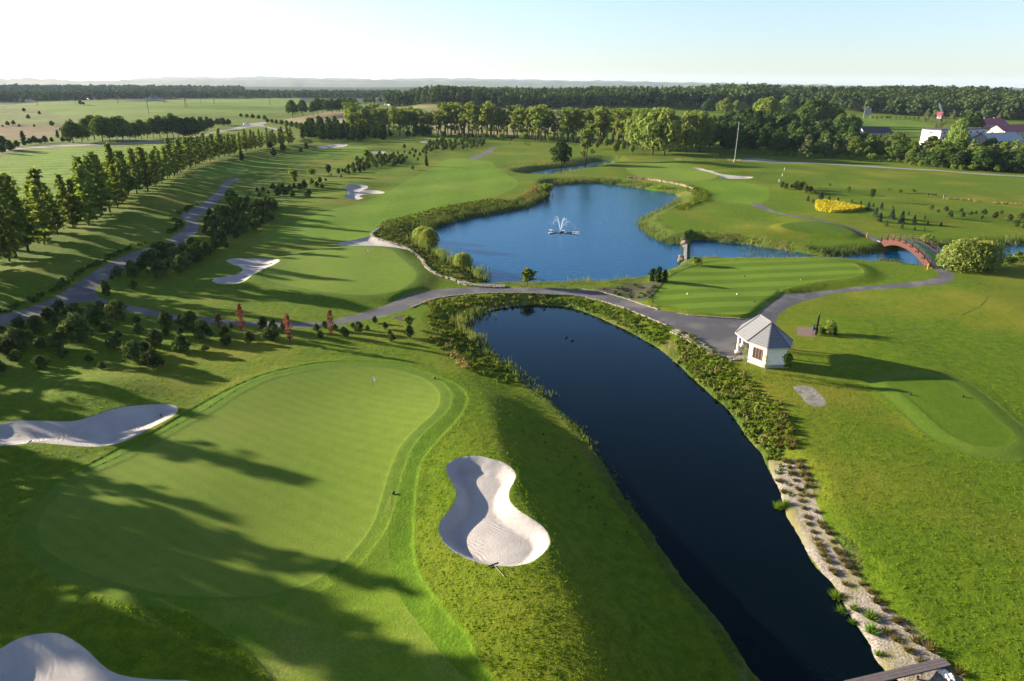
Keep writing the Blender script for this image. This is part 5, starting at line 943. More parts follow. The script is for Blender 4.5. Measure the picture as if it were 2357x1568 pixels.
# tufts on the stony strip, one by one
def make_tuft(seed, leaf, kind, H, n, w, spread):
    rs = np.random.default_rng(seed); C = []; a = rs.uniform(0, 6.28, n); e = rs.uniform(.25, 1.0, n); h = H*rs.uniform(.55, 1.05, n)
    d = np.stack([np.cos(a)*(1-e)*spread, np.sin(a)*(1-e)*spread, .4+e*.6], 1); d /= np.linalg.norm(d, axis=1)[:, None]
    P = d*(h*.5)[:, None]+np.stack([np.cos(a), np.sin(a), 0*a], 1)*.08*rs.random(n)[:, None]; Nr = np.cross(d, rvec(rs, n)); Nr /= np.linalg.norm(Nr, axis=1)[:, None]; s = np.cross(d, Nr)
    V = np.stack([P-d*(h*.5)[:, None]-s*w*.6, P-d*(h*.5)[:, None]+s*w*.6, P+d*(h*.1)[:, None]+s*w, P+d*(h*.5)[:, None]], 1).reshape(-1, 3); V[:, 2] = np.maximum(V[:, 2], -.03)
    PROTO.setdefault(kind, []).append((None, None, np_mesh(kind, V, np.arange(len(V)).reshape(-1, 4), [LEAF[leaf]]), H))
for i in range(4): make_tuft(800+i, 'tuft', 'tuft', .6, 150, .02, 1.3)
for i in range(3): make_tuft(810+i, 'sedge', 'sedge', .8, 160, .022, 1.0)
def put_tufts(n, items, kind, desc, h0, h1):
    items = sorted(items, key=lambda p: p[1])[::-1]
    B = hit(zz(n, *items)); k = len(items)
    for i, b in enumerate(B):
        lab = ('nearest' if i == 0 else 'farthest' if i == k-1 else ORD[i]+' nearest')+' '+desc
        plant(kind, tuple(b-np.array([0, 0, .02])), prs.uniform(h0, h1), 'grass_tuft', lab, 'plant', 'tufts planted on the stony strip', False, 1.15)
put_tufts(12, [(1560, 1110), (1490, 1050), (1410, 975), (1350, 915), (1310, 850), (1250, 795), (1200, 725), (1155, 680), (1120, 635), (1100, 590), (1075, 560), (1050, 505), (1025, 450), (1620, 1185), (1720, 1240), (945, 305), (890, 195), (885, 130), (880, 90), (860, 50), (965, 380), (990, 410), (1910, 1400)], 'tuft', 'brown tuft of the strip edge next to the lawn', .4, .65)
put_tufts(12, [(1140, 795), (1070, 725), (1045, 700), (1020, 640), (990, 600), (980, 565), (955, 530), (935, 490), (920, 440), (885, 385), (875, 340), (860, 280), (840, 230), (835, 190), (820, 150), (800, 90), (785, 45), (690, 95), (720, 170), (1430, 1125), (1485, 1175), (1570, 1250), (1650, 1320)], 'tuft', 'brown tuft of the middle line on stony strip', .35, .6)
put_tufts(12, [(1200, 965), (1310, 1025), (1310, 1120), (1360, 1275), (1190, 1060), (1110, 990), (1080, 895), (690, 285), (730, 260)], 'sedge', 'fresh green tuft at the water side of the strip', .5, .9)
put_tufts(11, [(740, 870), (820, 870), (760, 910), (830, 910), (780, 950), (860, 950), (730, 720), (780, 740), (670, 740), (700, 770), (790, 770), (790, 660), (720, 670), (690, 640), (720, 610), (660, 680), (745, 560), (700, 560), (650, 600), (600, 680)], 'tuft', 'russet tuft at the far end of the strip', .45, .75)
# yellow block hedge
hp = flat(zz(6, (947, 345), (990, 362), (1050, 376), (1140, 378), (1240, 358), (1256, 345), (1180, 322), (1080, 300), (1000, 291), (950, 292)))
hz = gz(*hp.mean(0)); rs = np.random.default_rng(5); P = fill(0, None, .8, 121, hp); mb = MB()
hed = link('yellow_hedge', None, None, (0, 0, 0)); tag(hed, 'wedge shaped bright yellow hedge block on the slope above the bridge', 'hedge')
C = []; D = []
for p in P:
    d = rvec(rs, 26); d[:, 2] = abs(d[:, 2]); C.append(p+np.array([0, 0, .55])+d*np.array([.55, .55, .5])*rs.uniform(.7, 1, 26)[:, None]); D.append(d)
edge = smooth_poly(hp, .5); n = len(edge); zed = terrain(edge[:, 0], edge[:, 1])
for (x, y), z in zip(edge, zed):
    d = rvec(rs, 26); C.append(np.array([x, y, z+.45])+d*np.array([.3, .3, .5])); D.append(d)
C = np.vstack(C); D = np.vstack(D); V, F = leaves(C, D+.7*rvec(rs, len(C)), .14, 1.2, rs); link('foliage', np_mesh('foliage', V, F, [LEAF['yellow']]), hed)
tr = MB()
for p in P[::3]: tr.tube([tuple(p-np.array([0, 0, .1])), tuple(p+np.array([0, 0, .5]))], .03, 4)
tr.obj('stem', BARK, hed)
# ------------------------------------------------------------------ built things
M_ = {'white': plain('white_plaster', (.78, .74, .64), .9), 'plinth': plain('grey_plinth', (.28, .28, .27), .9), 'wood': plain('orange_wood', (.28, .085, .02), .6), 'slate': plain('grey_roof_tiles', (.12, .12, .13), .6, .4),
      'gutter': plain('gutter_metal', (.40, .33, .27), .5), 'glass': plain('window_glass', (.03, .04, .05), .1, .5), 'darkwood': plain('dark_wood', (.045, .028, .02), .8), 'fascia': plain('red_brown_timber', (.060, .022, .017), .8, .2, 0, .2, 1.5),
      'deck': plain('bridge_deck', (.06, .06, .065), .9), 'carpet': plain('green_carpet', (.012, .10, .03), .95, .05), 'steel': plain('grey_steel', (.22, .23, .24), .5, .4), 'black': plain('black_metal', (.015, .016, .018), .5),
      'stone': plain('pale_stone', (.21, .185, .15), .95, .2, 0, .3, 1.2), 'boulder': plain('warm_boulder', (.17, .125, .085), .95, .2, 0, .3, .9), 'pebble': plain('white_pebble', (.62, .57, .52), .9, .2, 0, .15, 3), 'concrete': plain('grey_concrete', (.26, .25, .26), .95, .2, 0, .2, 1),
      'yellow': plain('yellow_paint', (.38, .22, .01), .6), 'redp': plain('red_paint', (.28, .035, .012), .6), 'flag': plain('white_cloth', (.80, .80, .78), .9), 'redroof': plain('red_metal_roof', (.26, .06, .08), .7), 'greyroof': plain('pale_metal_roof', (.28, .30, .32), .55, .4),
      'darkroof': plain('dark_roof', (.05, .045, .05), .8), 'wall': plain('pale_wall', (.36, .33, .29), .9), 'grey': plain('grey_wall', (.24, .26, .29), .9), 'block': plain('white_block_wall', (.52, .50, .47), .9), 'deckwood': plain('weathered_planks', (.10, .085, .085), .9, .2, 0, .35, 2.5),
      'duck': plain('dark_feathers', (.03, .025, .02), .9), 'blue': plain('blue_paint', (.02, .035, .065), .6), 'car': plain('car_paint', (.75, .76, .78), .3, .5), 'tyre': plain('tyre_rubber', (.02, .02, .02), .9), 'planks': plain('brown_planks', (.12, .075, .04), .9)}
def tiles_mat():
    m, nt, b = new_mat('roof_tiles'); p = nt.nodes.new('ShaderNodeTexCoord').outputs['Object']; sx = nt.nodes.new('ShaderNodeSeparateXYZ'); nt.links.new(p, sx.inputs[0])
    w = ramp(nt, math_n(nt, 'FRACT', math_n(nt, 'MULTIPLY', sx.outputs[2], 4.2)), .0, .22); n = noise(nt, p, 2.5, 3)
    c = mixc(nt, w, (.05, .052, .058), mixc(nt, n, (.105, .11, .12), (.14, .145, .155))); nt.links.new(c, b.inputs['Base Color']); b.inputs['Roughness'].default_value = .6
    nt.links.new(bump(nt, w, .03), b.inputs['Normal']); return m
M_['tiles'] = tiles_mat()
# ---- the hut
hut = link('garden_hut', None, None, (0, 0, 0)); tag(hut, 'white octagonal hut with grey hipped roof at the end of the asphalt apron', 'hut')
HP = np.array([(28.75, 78.3), (30.45, 75.9), (33.3, 76.15), (34.55, 78.7), (34.15, 82.1), (32.6, 84.3), (29.95, 84.2), (28.35, 81.5)])
hc = HP.mean(0); z0 = gz(*hc)
def inset(P, d):
    return offset_poly(P, -d)
WP = inset(HP, .5); EV = 2.75+z0; RB = (31.75, 79.1, 4.95+z0); RA = (31.35, 82.0, 4.95+z0)
roof = MB(); top = [(x, y, EV) for x, y in HP]; low = [(x, y, EV-.10) for x, y in HP]
roof.add(top+[RB, RA], [(7, 0, 8, 9), (0, 1, 8), (1, 2, 8), (2, 3, 8), (3, 4, 9, 8), (4, 5, 9), (5, 6, 9), (6, 7, 9)])
roof.add(low, [(7, 6, 5, 4, 3, 2, 1, 0)]); ro = roof.obj('roof', M_['tiles'], hut)
rg = MB()
for i, p in enumerate(top):
    rg.bar((p[0], p[1], p[2]+.03), tuple(np.array(RB if i in (0, 1, 2, 3) else RA)+[0, 0, .03]), .13, .10)
rg.bar(tuple(np.array(RA)+[0, -.1, .05]), tuple(np.array(RB)+[0, .1, .05]), .16, .12); rg.obj('ridge_cap', M_['slate'], ro)
gt = MB()
for i in range(8):
    a = HP[i]; b = HP[(i+1) % 8]; gt.bar((a[0], a[1], EV-.07), (b[0], b[1], EV-.07), .14, .15)
gt.obj('gutter', M_['gutter'], ro)
front = [tuple(WP[0]), tuple(WP[1]), tuple(WP[2]), tuple(WP[3])]
MB().prism(front, z0+.42, EV-.1, 0).obj('wall', M_['white'], hut)
MB().prism([tuple(p) for p in offset_poly(np.array(front), .05)], z0-.5, z0+.42, 0).obj('plinth', M_['plinth'], hut)
for i in (7, 6, 5, 4):
    p = WP[i]; c = MB(); c.prism([(p[0]+.15*math.cos(t), p[1]+.15*math.sin(t)) for t in np.arange(0, 6.28, .628)], z0, EV-.1); c.box((p[0], p[1], z0+.15), (.45, .45, .3)); c.obj('column', M_['white'], hut)
def window(parent, a, b, w, h, sill, wallz, frame, glass, bars=2, t=.10):
    """a framed window centred on the wall line a-b, seen from the right-hand side of a->b"""
    a = np.array(a, float); b = np.array(b, float); d = (b-a)/np.linalg.norm(b-a); nrm = np.array([d[1], -d[0]]); c = (a+b)/2; ang = math.atan2(d[1], d[0]); f = MB(); zc = wallz+sill+h/2; q = c+nrm*.02
    for s in (-1, 1):
        f.box((*(q+d*s*(w/2)), zc), (t, .12, h+t), ang); f.box((*q, zc+s*h/2), (w-t, .12, t), ang)
    for k in range(1, bars): f.box((*(q-d*w/2+d*w*k/bars), zc), (t*.9, .10, h-t), ang)
    fo = f.obj('window', frame, parent); MB().box((*q, zc), (w-t*.5, .04, h-t*.5), ang).obj('pane', glass, fo)
window(hut, front[0], front[1], 1.3, 1.4, .8, z0, M_['wood'], M_['glass'], 3, .075)
dp = MB(); p1 = np.array(HP[1]); w1 = offset_poly(WP, .06)[1]; dp.tube([(p1[0], p1[1], EV-.12), (p1[0], p1[1], EV-.35), (w1[0], w1[1], EV-.75), (w1[0], w1[1], z0+.1)], .045, 6); dp.obj('downpipe', M_['gutter'], hut)
# ---- rocks, kerbs and walls of stone
ROCKS = []
for k in range(6):
    rs = np.random.default_rng(900+k); bm = bmesh.new(); bmesh.ops.create_icosphere(bm, subdivisions=2, radius=1.0)
    ax = rs.uniform(.7, 1.2, 3); ph = rs.uniform(0, 6, 6)
    for v in bm.verts:
        c = v.co; f = 1+.16*math.sin(3*c.x+ph[0])*math.cos(2.5*c.y+ph[1])+.12*math.sin(4*c.z+ph[2]+2*c.x); v.co = Vector((c.x*ax[0]*f, c.y*ax[1]*f, c.z*.75*f))
    me = bpy.data.meshes.new('rock'); bm.to_mesh(me); bm.free(); ROCKS.append(me)
RM = {}
def rock(loc, r, mat, label, group, name='boulder'):
    k = prs.randrange(6)
    if (k, mat) not in RM: me = ROCKS[k].copy(); me.materials.append(M_[mat]); RM[(k, mat)] = me
    o = link(name, RM[(k, mat)], None, loc); o.rotation_euler = (prs.uniform(-.3, .3), prs.uniform(-.3, .3), prs.uniform(0, 6)); o.scale = (r, r*prs.uniform(.8, 1.2), r*prs.uniform(.8, 1.1)); return tag(o, label, 'rock', group)
def kerb(n, pts, label, w=.28, h=.16, step=.45, mat='stone', rows=1, off=0.0, jit=.05, name='stone_kerb', z=None):
    L = hit(zz(n, *pts))[:, :2]; mb = MB(); rs = random.Random(len(pts)*7+int(pts[0][0]))
    for r in range(rows):
        for a, b in zip(L[:-1], L[1:]):
            d = b-a; ln = np.linalg.norm(d); k = max(1, int(ln/step)); u = d/ln; nn = np.array([-u[1], u[0]])
            for i in range(k):
                p = a+u*(i+.5)*ln/k+nn*(off+r*w*1.05+rs.uniform(-jit, jit)); g = gz(*p) if z is None else z
                mb.box((p[0], p[1], g+h*.25+rs.uniform(-.03, .03)), (ln/k*rs.uniform(.75, .97), w*rs.uniform(.8, 1.15), h*rs.uniform(.8, 1.3)), math.atan2(u[1], u[0])+rs.uniform(-.12, .12))
    tag(mb.obj(name, M_[mat]), label, 'kerb')
kerb(5, [(620, 914), (720, 874), (800, 849), (900, 834), (1000, 824), (1150, 816), (1300, 814), (1500, 819), (1700, 829), (1800, 842), (1900, 864), (2050, 909), (2200, 969), (2357, 1035)], 'pale stone kerb along the pond side of the causeway path')
kerb(6, [(0, 1153), (100, 1203), (200, 1263), (280, 1317), (330, 1341), (410, 1338), (470, 1330)], 'broad stone edging curving to the hut', .4, .2, .45, 'stone', 3, -1.1)
kerb(5, [(1780, 786), (1900, 805), (2000, 830), (2100, 860), (2200, 895), (2300, 927)], 'light stone kerb between path and mulch bed')
kerb(6, [(0, 1041), (100, 1059), (250, 1071), (430, 1082)], 'stone kerb between asphalt apron and striped tee')
kerb(5, [(410, 370), (375, 395), (350, 415), (365, 440), (430, 462), (500, 482), (560, 498), (600, 518), (660, 560), (700, 600), (720, 640), (760, 670), (800, 692), (860, 712), (930, 732), (960, 745)], 'rough stone edge between green and left lake bank', .5, .35, .6, 'stone', 1, 0, .12)
kerb(5, [(960, 742), (1020, 758), (1090, 766), (1170, 771), (1260, 770)], 'wider stone facing where causeway meets the lake', .45, .3, .5, 'stone', 3, -.7, .15)
kerb(2, [(2085, 758), (2150, 763), (2230, 770), (2300, 780), (2357, 790), (2420, 800), (2480, 815), (2540, 838)], 'low stone wall along the far right lake shore', .8, .8, 1.0, 'boulder', 1, 0, .1, 'stone_wall')
L = [(1140, 934), (1170, 925), (1200, 922), (1235, 915), (1270, 912), (1290, 905), (1310, 900), (1340, 897), (1365, 893), (1385, 890), (1400, 885), (1420, 889), (1440, 882), (1460, 885), (1480, 880), (1500, 884), (1520, 890), (1550, 886), (1575, 890), (1610, 893), (1640, 897), (1670, 900), (1700, 908), (1725, 913), (1760, 922)]
for i, b in enumerate(flat(zz(5, *L), POND_Z)): rock((b[0], b[1], POND_Z+.08), prs.uniform(.18, .42), 'stone', (ORD[i]+' from left of the pale rocks along the pond head') if i else 'leftmost pale rock along the pond head', 'rocks along the pond head')
B = flat(zz(5, (2466, 462), (2470, 470), (2462, 474), (2474, 478), (2480, 468), (2458, 466), (2484, 476), (2470, 486), (2478, 490), (2450, 468), (2440, 470), (2476, 496), (2482, 502), (2486, 488)), LAKE_Z)
for i, b in enumerate(B): rock((b[0], b[1], LAKE_Z+.2+.25*(i % 3)), prs.uniform(.45, .8), 'boulder', ORD[i]+' warm boulder from the left at the weir top', 'boulders at the weir top')
B = flat(zz(5, (2452, 575), (2450, 585), (2456, 592), (2446, 598), (2453, 604)), LAKE_Z)
for i, b in enumerate(B): rock((b[0], b[1], LAKE_Z+.3), prs.uniform(.4, .65), 'boulder', ORD[i]+' warm boulder counted along the weir foot', 'boulders at the weir foot')
B = hit(zz(12, (1770, 1375), (1780, 1365), (1790, 1385), (1810, 1390), (1800, 1405), (1825, 1400), (1820, 1418), (1835, 1410), (1845, 1425), (1840, 1440), (1860, 1440), (1865, 1425), (1855, 1415), (1875, 1445), (1830, 1435), (1785, 1395)))
for i, b in enumerate(B): rock((b[0], b[1], b[2]+.10), prs.uniform(.11, .17), 'pebble', ORD[i]+' white stone from the left in the pile by the plank', 'white stones by the plank', 'white_stone')
# ---- weir wall
wa, wb = flat(zz(6, (62, 535), (52, 735)), -.9); w = MB(); d = (wb-wa)/np.linalg.norm(wb-wa)
w.bar((wa[0], wa[1], -1.5), (wb[0], wb[1], -1.5), .5, 1.0); o = w.obj('weir_wall', M_['concrete']); tag(o, 'straight grey weir wall between lake and canal', 'wall')
# ---- plank over the pond outlet at the bottom right
pa, pb = hit(zz(12, (1830, 1328)))[0], flat(zz(12, (1300, 1470)), POND_Z+.35)[0]; zt = pa[2]+.12
pl = MB(); dv = np.array([pb[0]-pa[0], pb[1]-pa[1]]); dv /= np.linalg.norm(dv); nn = np.array([-dv[1], dv[0]])
for k in (-1, 0, 1): pl.bar((pa[0]+nn[0]*k*.2, pa[1]+nn[1]*k*.2, zt), (pb[0]+nn[0]*k*.2+dv[0]*1.5, pb[1]+nn[1]*k*.2+dv[1]*1.5, POND_Z+.6), .185, .12)
plk = link('plank_footbridge', None); tag(plk, 'dark weathered plank across the pond corner, bottom right', 'footbridge'); pl.obj('deck', M_['deckwood'], plk)
for t in (2.2, 5.0):
    q = np.array([pa[0], pa[1]])+dv*t; s = MB()
    for k in (-1, 1): s.tube([(q[0]+nn[0]*k*.28, q[1]+nn[1]*k*.28, POND_Z-1), (q[0]+nn[0]*k*.28, q[1]+nn[1]*k*.28, POND_Z+.55)], .07, 6)
    s.obj('support', M_['darkwood'], plk)
# ---- arched bridge
A = flat(zz(6, (1378, 547)), .2)[0]; Bn = flat(zz(6, (1735, 742)), .1)[0]
br = link('arched_bridge', None); tag(br, 'red brown arched timber bridge with dark railings over the canal', 'bridge')
d = Bn-A; Lb = np.linalg.norm(d); u = d/Lb; nl = np.array([u[1], -u[0]])    # nl points to the left side seen by the camera
if nl[0] > 0: nl = -nl
Wb = 3.4; rise = 2.3; nseg = 28; zb = .15
def arc(t): return zb+rise*(1-(2*t-1)**2)
def bp(t, s, z): p = A+u*Lb*t-nl*s; return (p[0], p[1], z)
dk = MB(); V = []; F = []
for i in range(nseg+1):
    t = i/nseg; V += [bp(t, .1, arc(t)), bp(t, Wb-.1, arc(t)), bp(t, Wb-.1, arc(t)-.3), bp(t, .1, arc(t)-.3)]
for i in range(nseg):
    a = i*4; F += [(a, a+4, a+5, a+1), (a+1, a+5, a+6, a+2), (a+3, a+2, a+6, a+7), (a, a+3, a+7, a+4)]
dk.add(V, F).obj('deck', M_['deck'], br)
cp = MB(); V = []; F = []
for i in range(nseg+1): t = i/nseg; V += [bp(t, Wb*.42, arc(t)+.012), bp(t, Wb*.62, arc(t)+.012)]
for i in range(nseg): a = i*2; F.append((a, a+2, a+3, a+1))
cp.add(V, F).obj('carpet', M_['carpet'], br)
for s0, s1 in ((0, .1), (Wb-.1, Wb)):
    fa = MB(); V = []; F = []
    for i in range(nseg+1):
        t = i/nseg; lo = -1.9+(rise+.75)*(1-abs(2*t-1)**2.2); lo = min(lo, arc(t)-.5); V += [bp(t, s0, arc(t)+.05), bp(t, s1, arc(t)+.05), bp(t, s1, lo), bp(t, s0, lo)]
    for i in range(nseg):
        a = i*4; F += [(a, a+1, a+5, a+4), (a+1, a+2, a+6, a+5), (a+3, a+7, a+6, a+2), (a, a+4, a+7, a+3)]
    fa.add(V, F).obj('arch_beam', M_['fascia'], br)
for t in (0.0, 1.0):
    c = A+u*Lb*t-nl*Wb/2; MB().box((c[0], c[1], -1.2), (Wb+.6, 1.4, 2.5), math.atan2(u[1], u[0])+math.pi/2).obj('abutment', M_['concrete'], br)
for side, s in (('l', -.12), ('r', Wb+.12)):
    rail = MB(); k = 9; prev = None; sg = -1 if side == 'l' else 1
    for i in range(k):
        t = .04+.92*i/(k-1); z = arc(t); b = Vector(bp(t, s, z-.3)); tp = Vector(bp(t, s, z+1.15)); po = MB(); po.bar(b, tp, .14)
        ft = Vector(bp(t, s+sg*.55, z-.12)); po.bar(ft, Vector(bp(t, s, z+.55)), .09); po.bar(Vector(bp(t, s-sg*.05, z-.16)), ft, .09); po.obj('railing_post', M_['darkwood'], br)
        if prev is not None:
            for hh in (1.0, .55): rail.bar(Vector(bp(prev, s, arc(prev)+hh)), Vector(bp(t, s, z+hh)), .05)
            rail.bar(Vector(bp(prev, s, arc(prev)+.2)), Vector(bp(t, s, z+1.0)), .035)
        prev = t
    rail.obj('handrail', M_['darkwood'], br)
# ---- fountain
fb = flat(zz(5, (1634, 404)), LAKE_Z)[0]; fo = link('fountain', None, None, (fb[0], fb[1], LAKE_Z)); tag(fo, 'fountain of white water jets on a floating cross in the lake', 'fountain')
fl = MB()
fl.tube([(0, 0, -.15), (0, 0, .28)], [.55, .4], 10); fl.obj('float', M_['black'], fo)
WJ = plain('white_spray', (.85, .88, .92), .6); WJ.node_tree.nodes['Principled BSDF'].inputs['Alpha'].default_value = .55
arms = [(-2.4, 2.4), (-2.8, -1.2), (4.5, -.2), (4.2, -2.4), (1.3, -.3), (1.1, 2.2)]
for x, y in arms:
    ar = MB(); ln = math.hypot(x, y); ux, uy = x/ln, y/ln; ar.bar((ux*.5, uy*.5, .05), (x*.95, y*.95, .05), .16, .14); ao = ar.obj('arm', M_['black'], fo)
    sp = MB()
    for i in range(18): q = ln*(1-.35*prs.random()**1.5); r = prs.uniform(.04, .11); sp.box((ux*q+prs.gauss(0, .13), uy*q+prs.gauss(0, .13), .12+prs.uniform(0, .14)), (r*2, r*1.6, r), prs.uniform(0, 3))
    sp.obj('splash', WJ, ao)
def jet(vx, vy, vz, T):
    P = []; g = 9.8
    for t in np.linspace(0, T, 22): P.append((vx*t, vy*t, .3+vz*t-.5*g*t*t))
    m = MB().tube(P, list(np.linspace(.055, .03, 22)), 5); rs = np.random.default_rng(int(abs(vx)*100)+3)
    for i in range(110):
        t = T*rs.uniform(.45, 1.75); z = .3+vz*t-.5*g*t*t
        if z < .02: continue
        s = .012+.02*rs.random(); j = .05+.12*(t/T)**2; m.box((vx*t+rs.normal(0, j), vy*t+rs.normal(0, j), z+rs.normal(0, j)), (s*1.6, s*1.6, s*2), 0)
    m.obj('jet', WJ, fo)
for a in ((-1.25, .5, 8.3, .86), (-1.6, -.6, 7.6, .82), (.95, .2, 7.9, .85), (2.6, -.3, 7.0, .80), (1.4, 1.2, 7.5, .75)): jet(*a)
# ---- flags, stakes, tee markers, rakes
def flag(n, x, y, label):
    b = hit(zz(n, (x, y)))[0]; o = link('golf_flag', None, None, tuple(b)); tag(o, label, 'flag'); p = MB().tube([(0, 0, -.05), (0, 0, .9)], .022, 6); p.obj('pole', M_['yellow'], o)
    MB().tube([(0, 0, .9), (0, 0, 2.15)], .022, 6).obj('pole_top', M_['redp'], o)
    c = MB(); V = []
    for i in range(6): t = i/5; V += [(.02+.34*t, .05*math.sin(t*5), 2.12-.30*t), (.02+.22*t, .05*math.sin(t*5), 1.70-.28*t+.12*t)]
    c.add(V+[(v[0], v[1]+.012, v[2]) for v in V], [(2*i, 2*i+1, 2*i+3, 2*i+2) for i in range(5)]+[(12+2*i, 14+2*i, 15+2*i, 13+2*i) for i in range(5)]).obj('cloth', M_['flag'], o)
    ho = MB().tube([(0, 0, -.03), (0, 0, .012)], .07, 8); ho.obj('cup', M_['black'], o)
flag(9, 364, 404, 'white flag on its pole in the near putting green'); flag(5, 322, 590, 'white flag on the green left of the lake'); flag(2, 2300, 690, 'distant flag on the far green right of the lake')
def stake(n, x, y, h, mat, label, group):
    b = hit(zz(n, (x, y)))[0]; m = MB().box((0, 0, h/2-.05), (.12, .12, h+.1)); m.add([(-.06, -.06, h), (.06, -.06, h), (.06, .06, h), (-.06, .06, h), (0, 0, h+.08)], [(0, 1, 4), (1, 2, 4), (2, 3, 4), (3, 0, 4)])
    tag(m.obj('stake', M_[mat], None, tuple(b)), label, 'stake', group)
for x, y, l in ((1286, 528, 'yellow stake left of the far bridge end'), (1698, 748, 'orange yellow stake at the near left bridge corner'), (1903, 752, 'yellow stake right of the path by the bridge'), (502, 572, 'yellow stake on the far canal bank'), (1467, 545, 'yellow stake behind the bridge railing'), (63, 345, 'yellow stake near the right lake corner')): stake(6, x, y, 1.1, 'yellow', l, 'yellow stakes')
for n, x, y, l in ((6, 162, 718, 'red stake by the bush near the weir'), (5, 942, 730, 'red stake on the stone edge at the lake corner'), (5, 2252, 908, 'red stake at the corner of the striped tee')): stake(n, x, y, .95, 'redp', l, 'red stakes')
def marker(n, x, y, mat, label):
    b = hit(zz(n, (x, y)))[0]; m = MB(); m.tube([(0, 0, -.02), (0, 0, .08), (0, 0, .2), (0, 0, .26)], [.05, .12, .13, .04], 8); tag(m.obj('tee_marker', M_[mat], None, tuple(b), True), label, 'tee marker', 'tee markers')
for n, x, y, m, l in ((11, 1582, 410, 'black', 'left dark tee marker on the lower right tee'), (11, 1941, 425, 'black', 'right dark tee marker on the lower right tee'), (6, 455, 795, 'black', 'dark tee marker in the far half of the striped tee'), (6, 838, 820, 'yellow', 'yellow tee marker at the right of the striped tee'), (6, 68, 915, 'pebble', 'white tee marker at the left of the striped tee'), (6, 405, 917, 'pebble', 'white tee marker in the middle of the striped tee'), (6, 523, 967, 'black', 'dark tee marker low on the striped tee'), (9, 780, 302, 'black', 'dark sprinkler head beyond the near green'), (9, 499, 1085, 'black', 'dark sprinkler head right of the near green')): marker(n, x, y, m, l)
def rake(n, a, b, label):
    P = hit(zz(n, a, b)); p, q = P[0]+[0, 0, .07], P[1]+[0, 0, .07]; o = link('bunker_rake', None); tag(o, label, 'rake'); h = MB().tube([tuple(p), tuple(q)], .02, 5); h.obj('handle', M_['steel'], o)
    d = (q-p)/np.linalg.norm(q-p); c = np.cross(d, [0, 0, 1.]); c /= np.linalg.norm(c); hd_ = MB().bar(tuple(p-c*.36), tuple(p+c*.36), .09, .06)
    for i in range(9): e = p+c*(-.34+.085*i); hd_.bar(tuple(e), tuple(e-np.array([0, 0, .1])), .02)
    hd_.obj('rake_head', M_['black'], o)
rake(10, (1180, 662), (1250, 742), 'rake lying over the near rim of the peanut bunker'); rake(7, (1092, 548), (1200, 505), 'rake at the pointed end of the long left bunker'); rake(7, (200, 735), (302, 733), 'rake along the near edge of the long left bunker'); rake(4, (1505, 473), (1560, 470), 'left rake in the kidney shaped bunker'); rake(4, (1845, 343), (1800, 341), 'right rake in the kidney shaped bunker')
# ---- post, ball washer and bin on the brick pad
pc = hit(zz(13, (1810, 672), (1870, 660), (1890, 560)))
st = link('notice_post', None, None, tuple(pc[1])); tag(st, 'tall dark weathered plank standing on edge behind the brick pad', 'post')
MB().add([(-.13, -.06, 0), (.13, -.06, 0), (.13, .06, 0), (-.13, .06, 0), (-.11, -.05, 2.6), (.17, -.05, 3.3), (.17, .05, 3.3), (-.11, .05, 2.6)], [(3, 2, 1, 0), (4, 5, 6, 7), (0, 1, 5, 4), (1, 2, 6, 5), (2, 3, 7, 6), (3, 0, 4, 7)]).obj('plank', M_['darkwood'], st)
MB().bar((-.55, 0, 1.45), (.6, 0, 1.40), .09).obj('cross_arm', M_['black'], st)
bw = link('ball_washer', None, None, tuple(pc[0])); tag(bw, 'dark ball washer on a thin stand beside the plank', 'ball washer'); MB().tube([(0, 0, 0), (0, 0, .9)], .04, 8).obj('stand', M_['black'], bw)
MB().tube([(0, 0, .85), (0, 0, .95), (0, 0, 1.3), (0, 0, 1.38)], [.16, .22, .22, .1], 10).obj('housing', M_['blue'], bw)
bn = link('litter_bin', None, None, tuple(pc[0]+np.array([.5, .15, 0]))); tag(bn, 'black rounded litter bin between ball washer and plank', 'bin'); MB().tube([(0, 0, .2), (0, 0, .3), (0, 0, .9), (0, 0, 1.0)], [.15, .24, .24, .2], 10, 0).obj('drum', M_['black'], bn); MB().tube([(0, 0, 0), (0, 0, .25)], .05, 6).obj('foot', M_['black'], bn)
for n, x, y, l in ((6, 983, 1180, 'left clipped green cube in the lawn'), (6, 1060, 1188, 'right clipped green cubes beside the round bush')):
    b = hit(zz(n, (x, y)))[0]; rs = np.random.default_rng(int(x)); C = rs.uniform(-.5, .5, (600, 3))*np.array([.75, .75, .8])+np.array([0, 0, .4]); D = (C-[0, 0, .4]); V, F = leaves(C, D*2+.5*rvec(rs, 600), .07, 1.2, rs); o = link('clipped_cube', None, None, tuple(b)); tag(o, l, 'topiary'); link('foliage', np_mesh('foliage', V, F, [LEAF['dark']]), o); MB().tube([(0, 0, -.05), (0, 0, .4)], .03, 5).obj('stem', BARK, o)
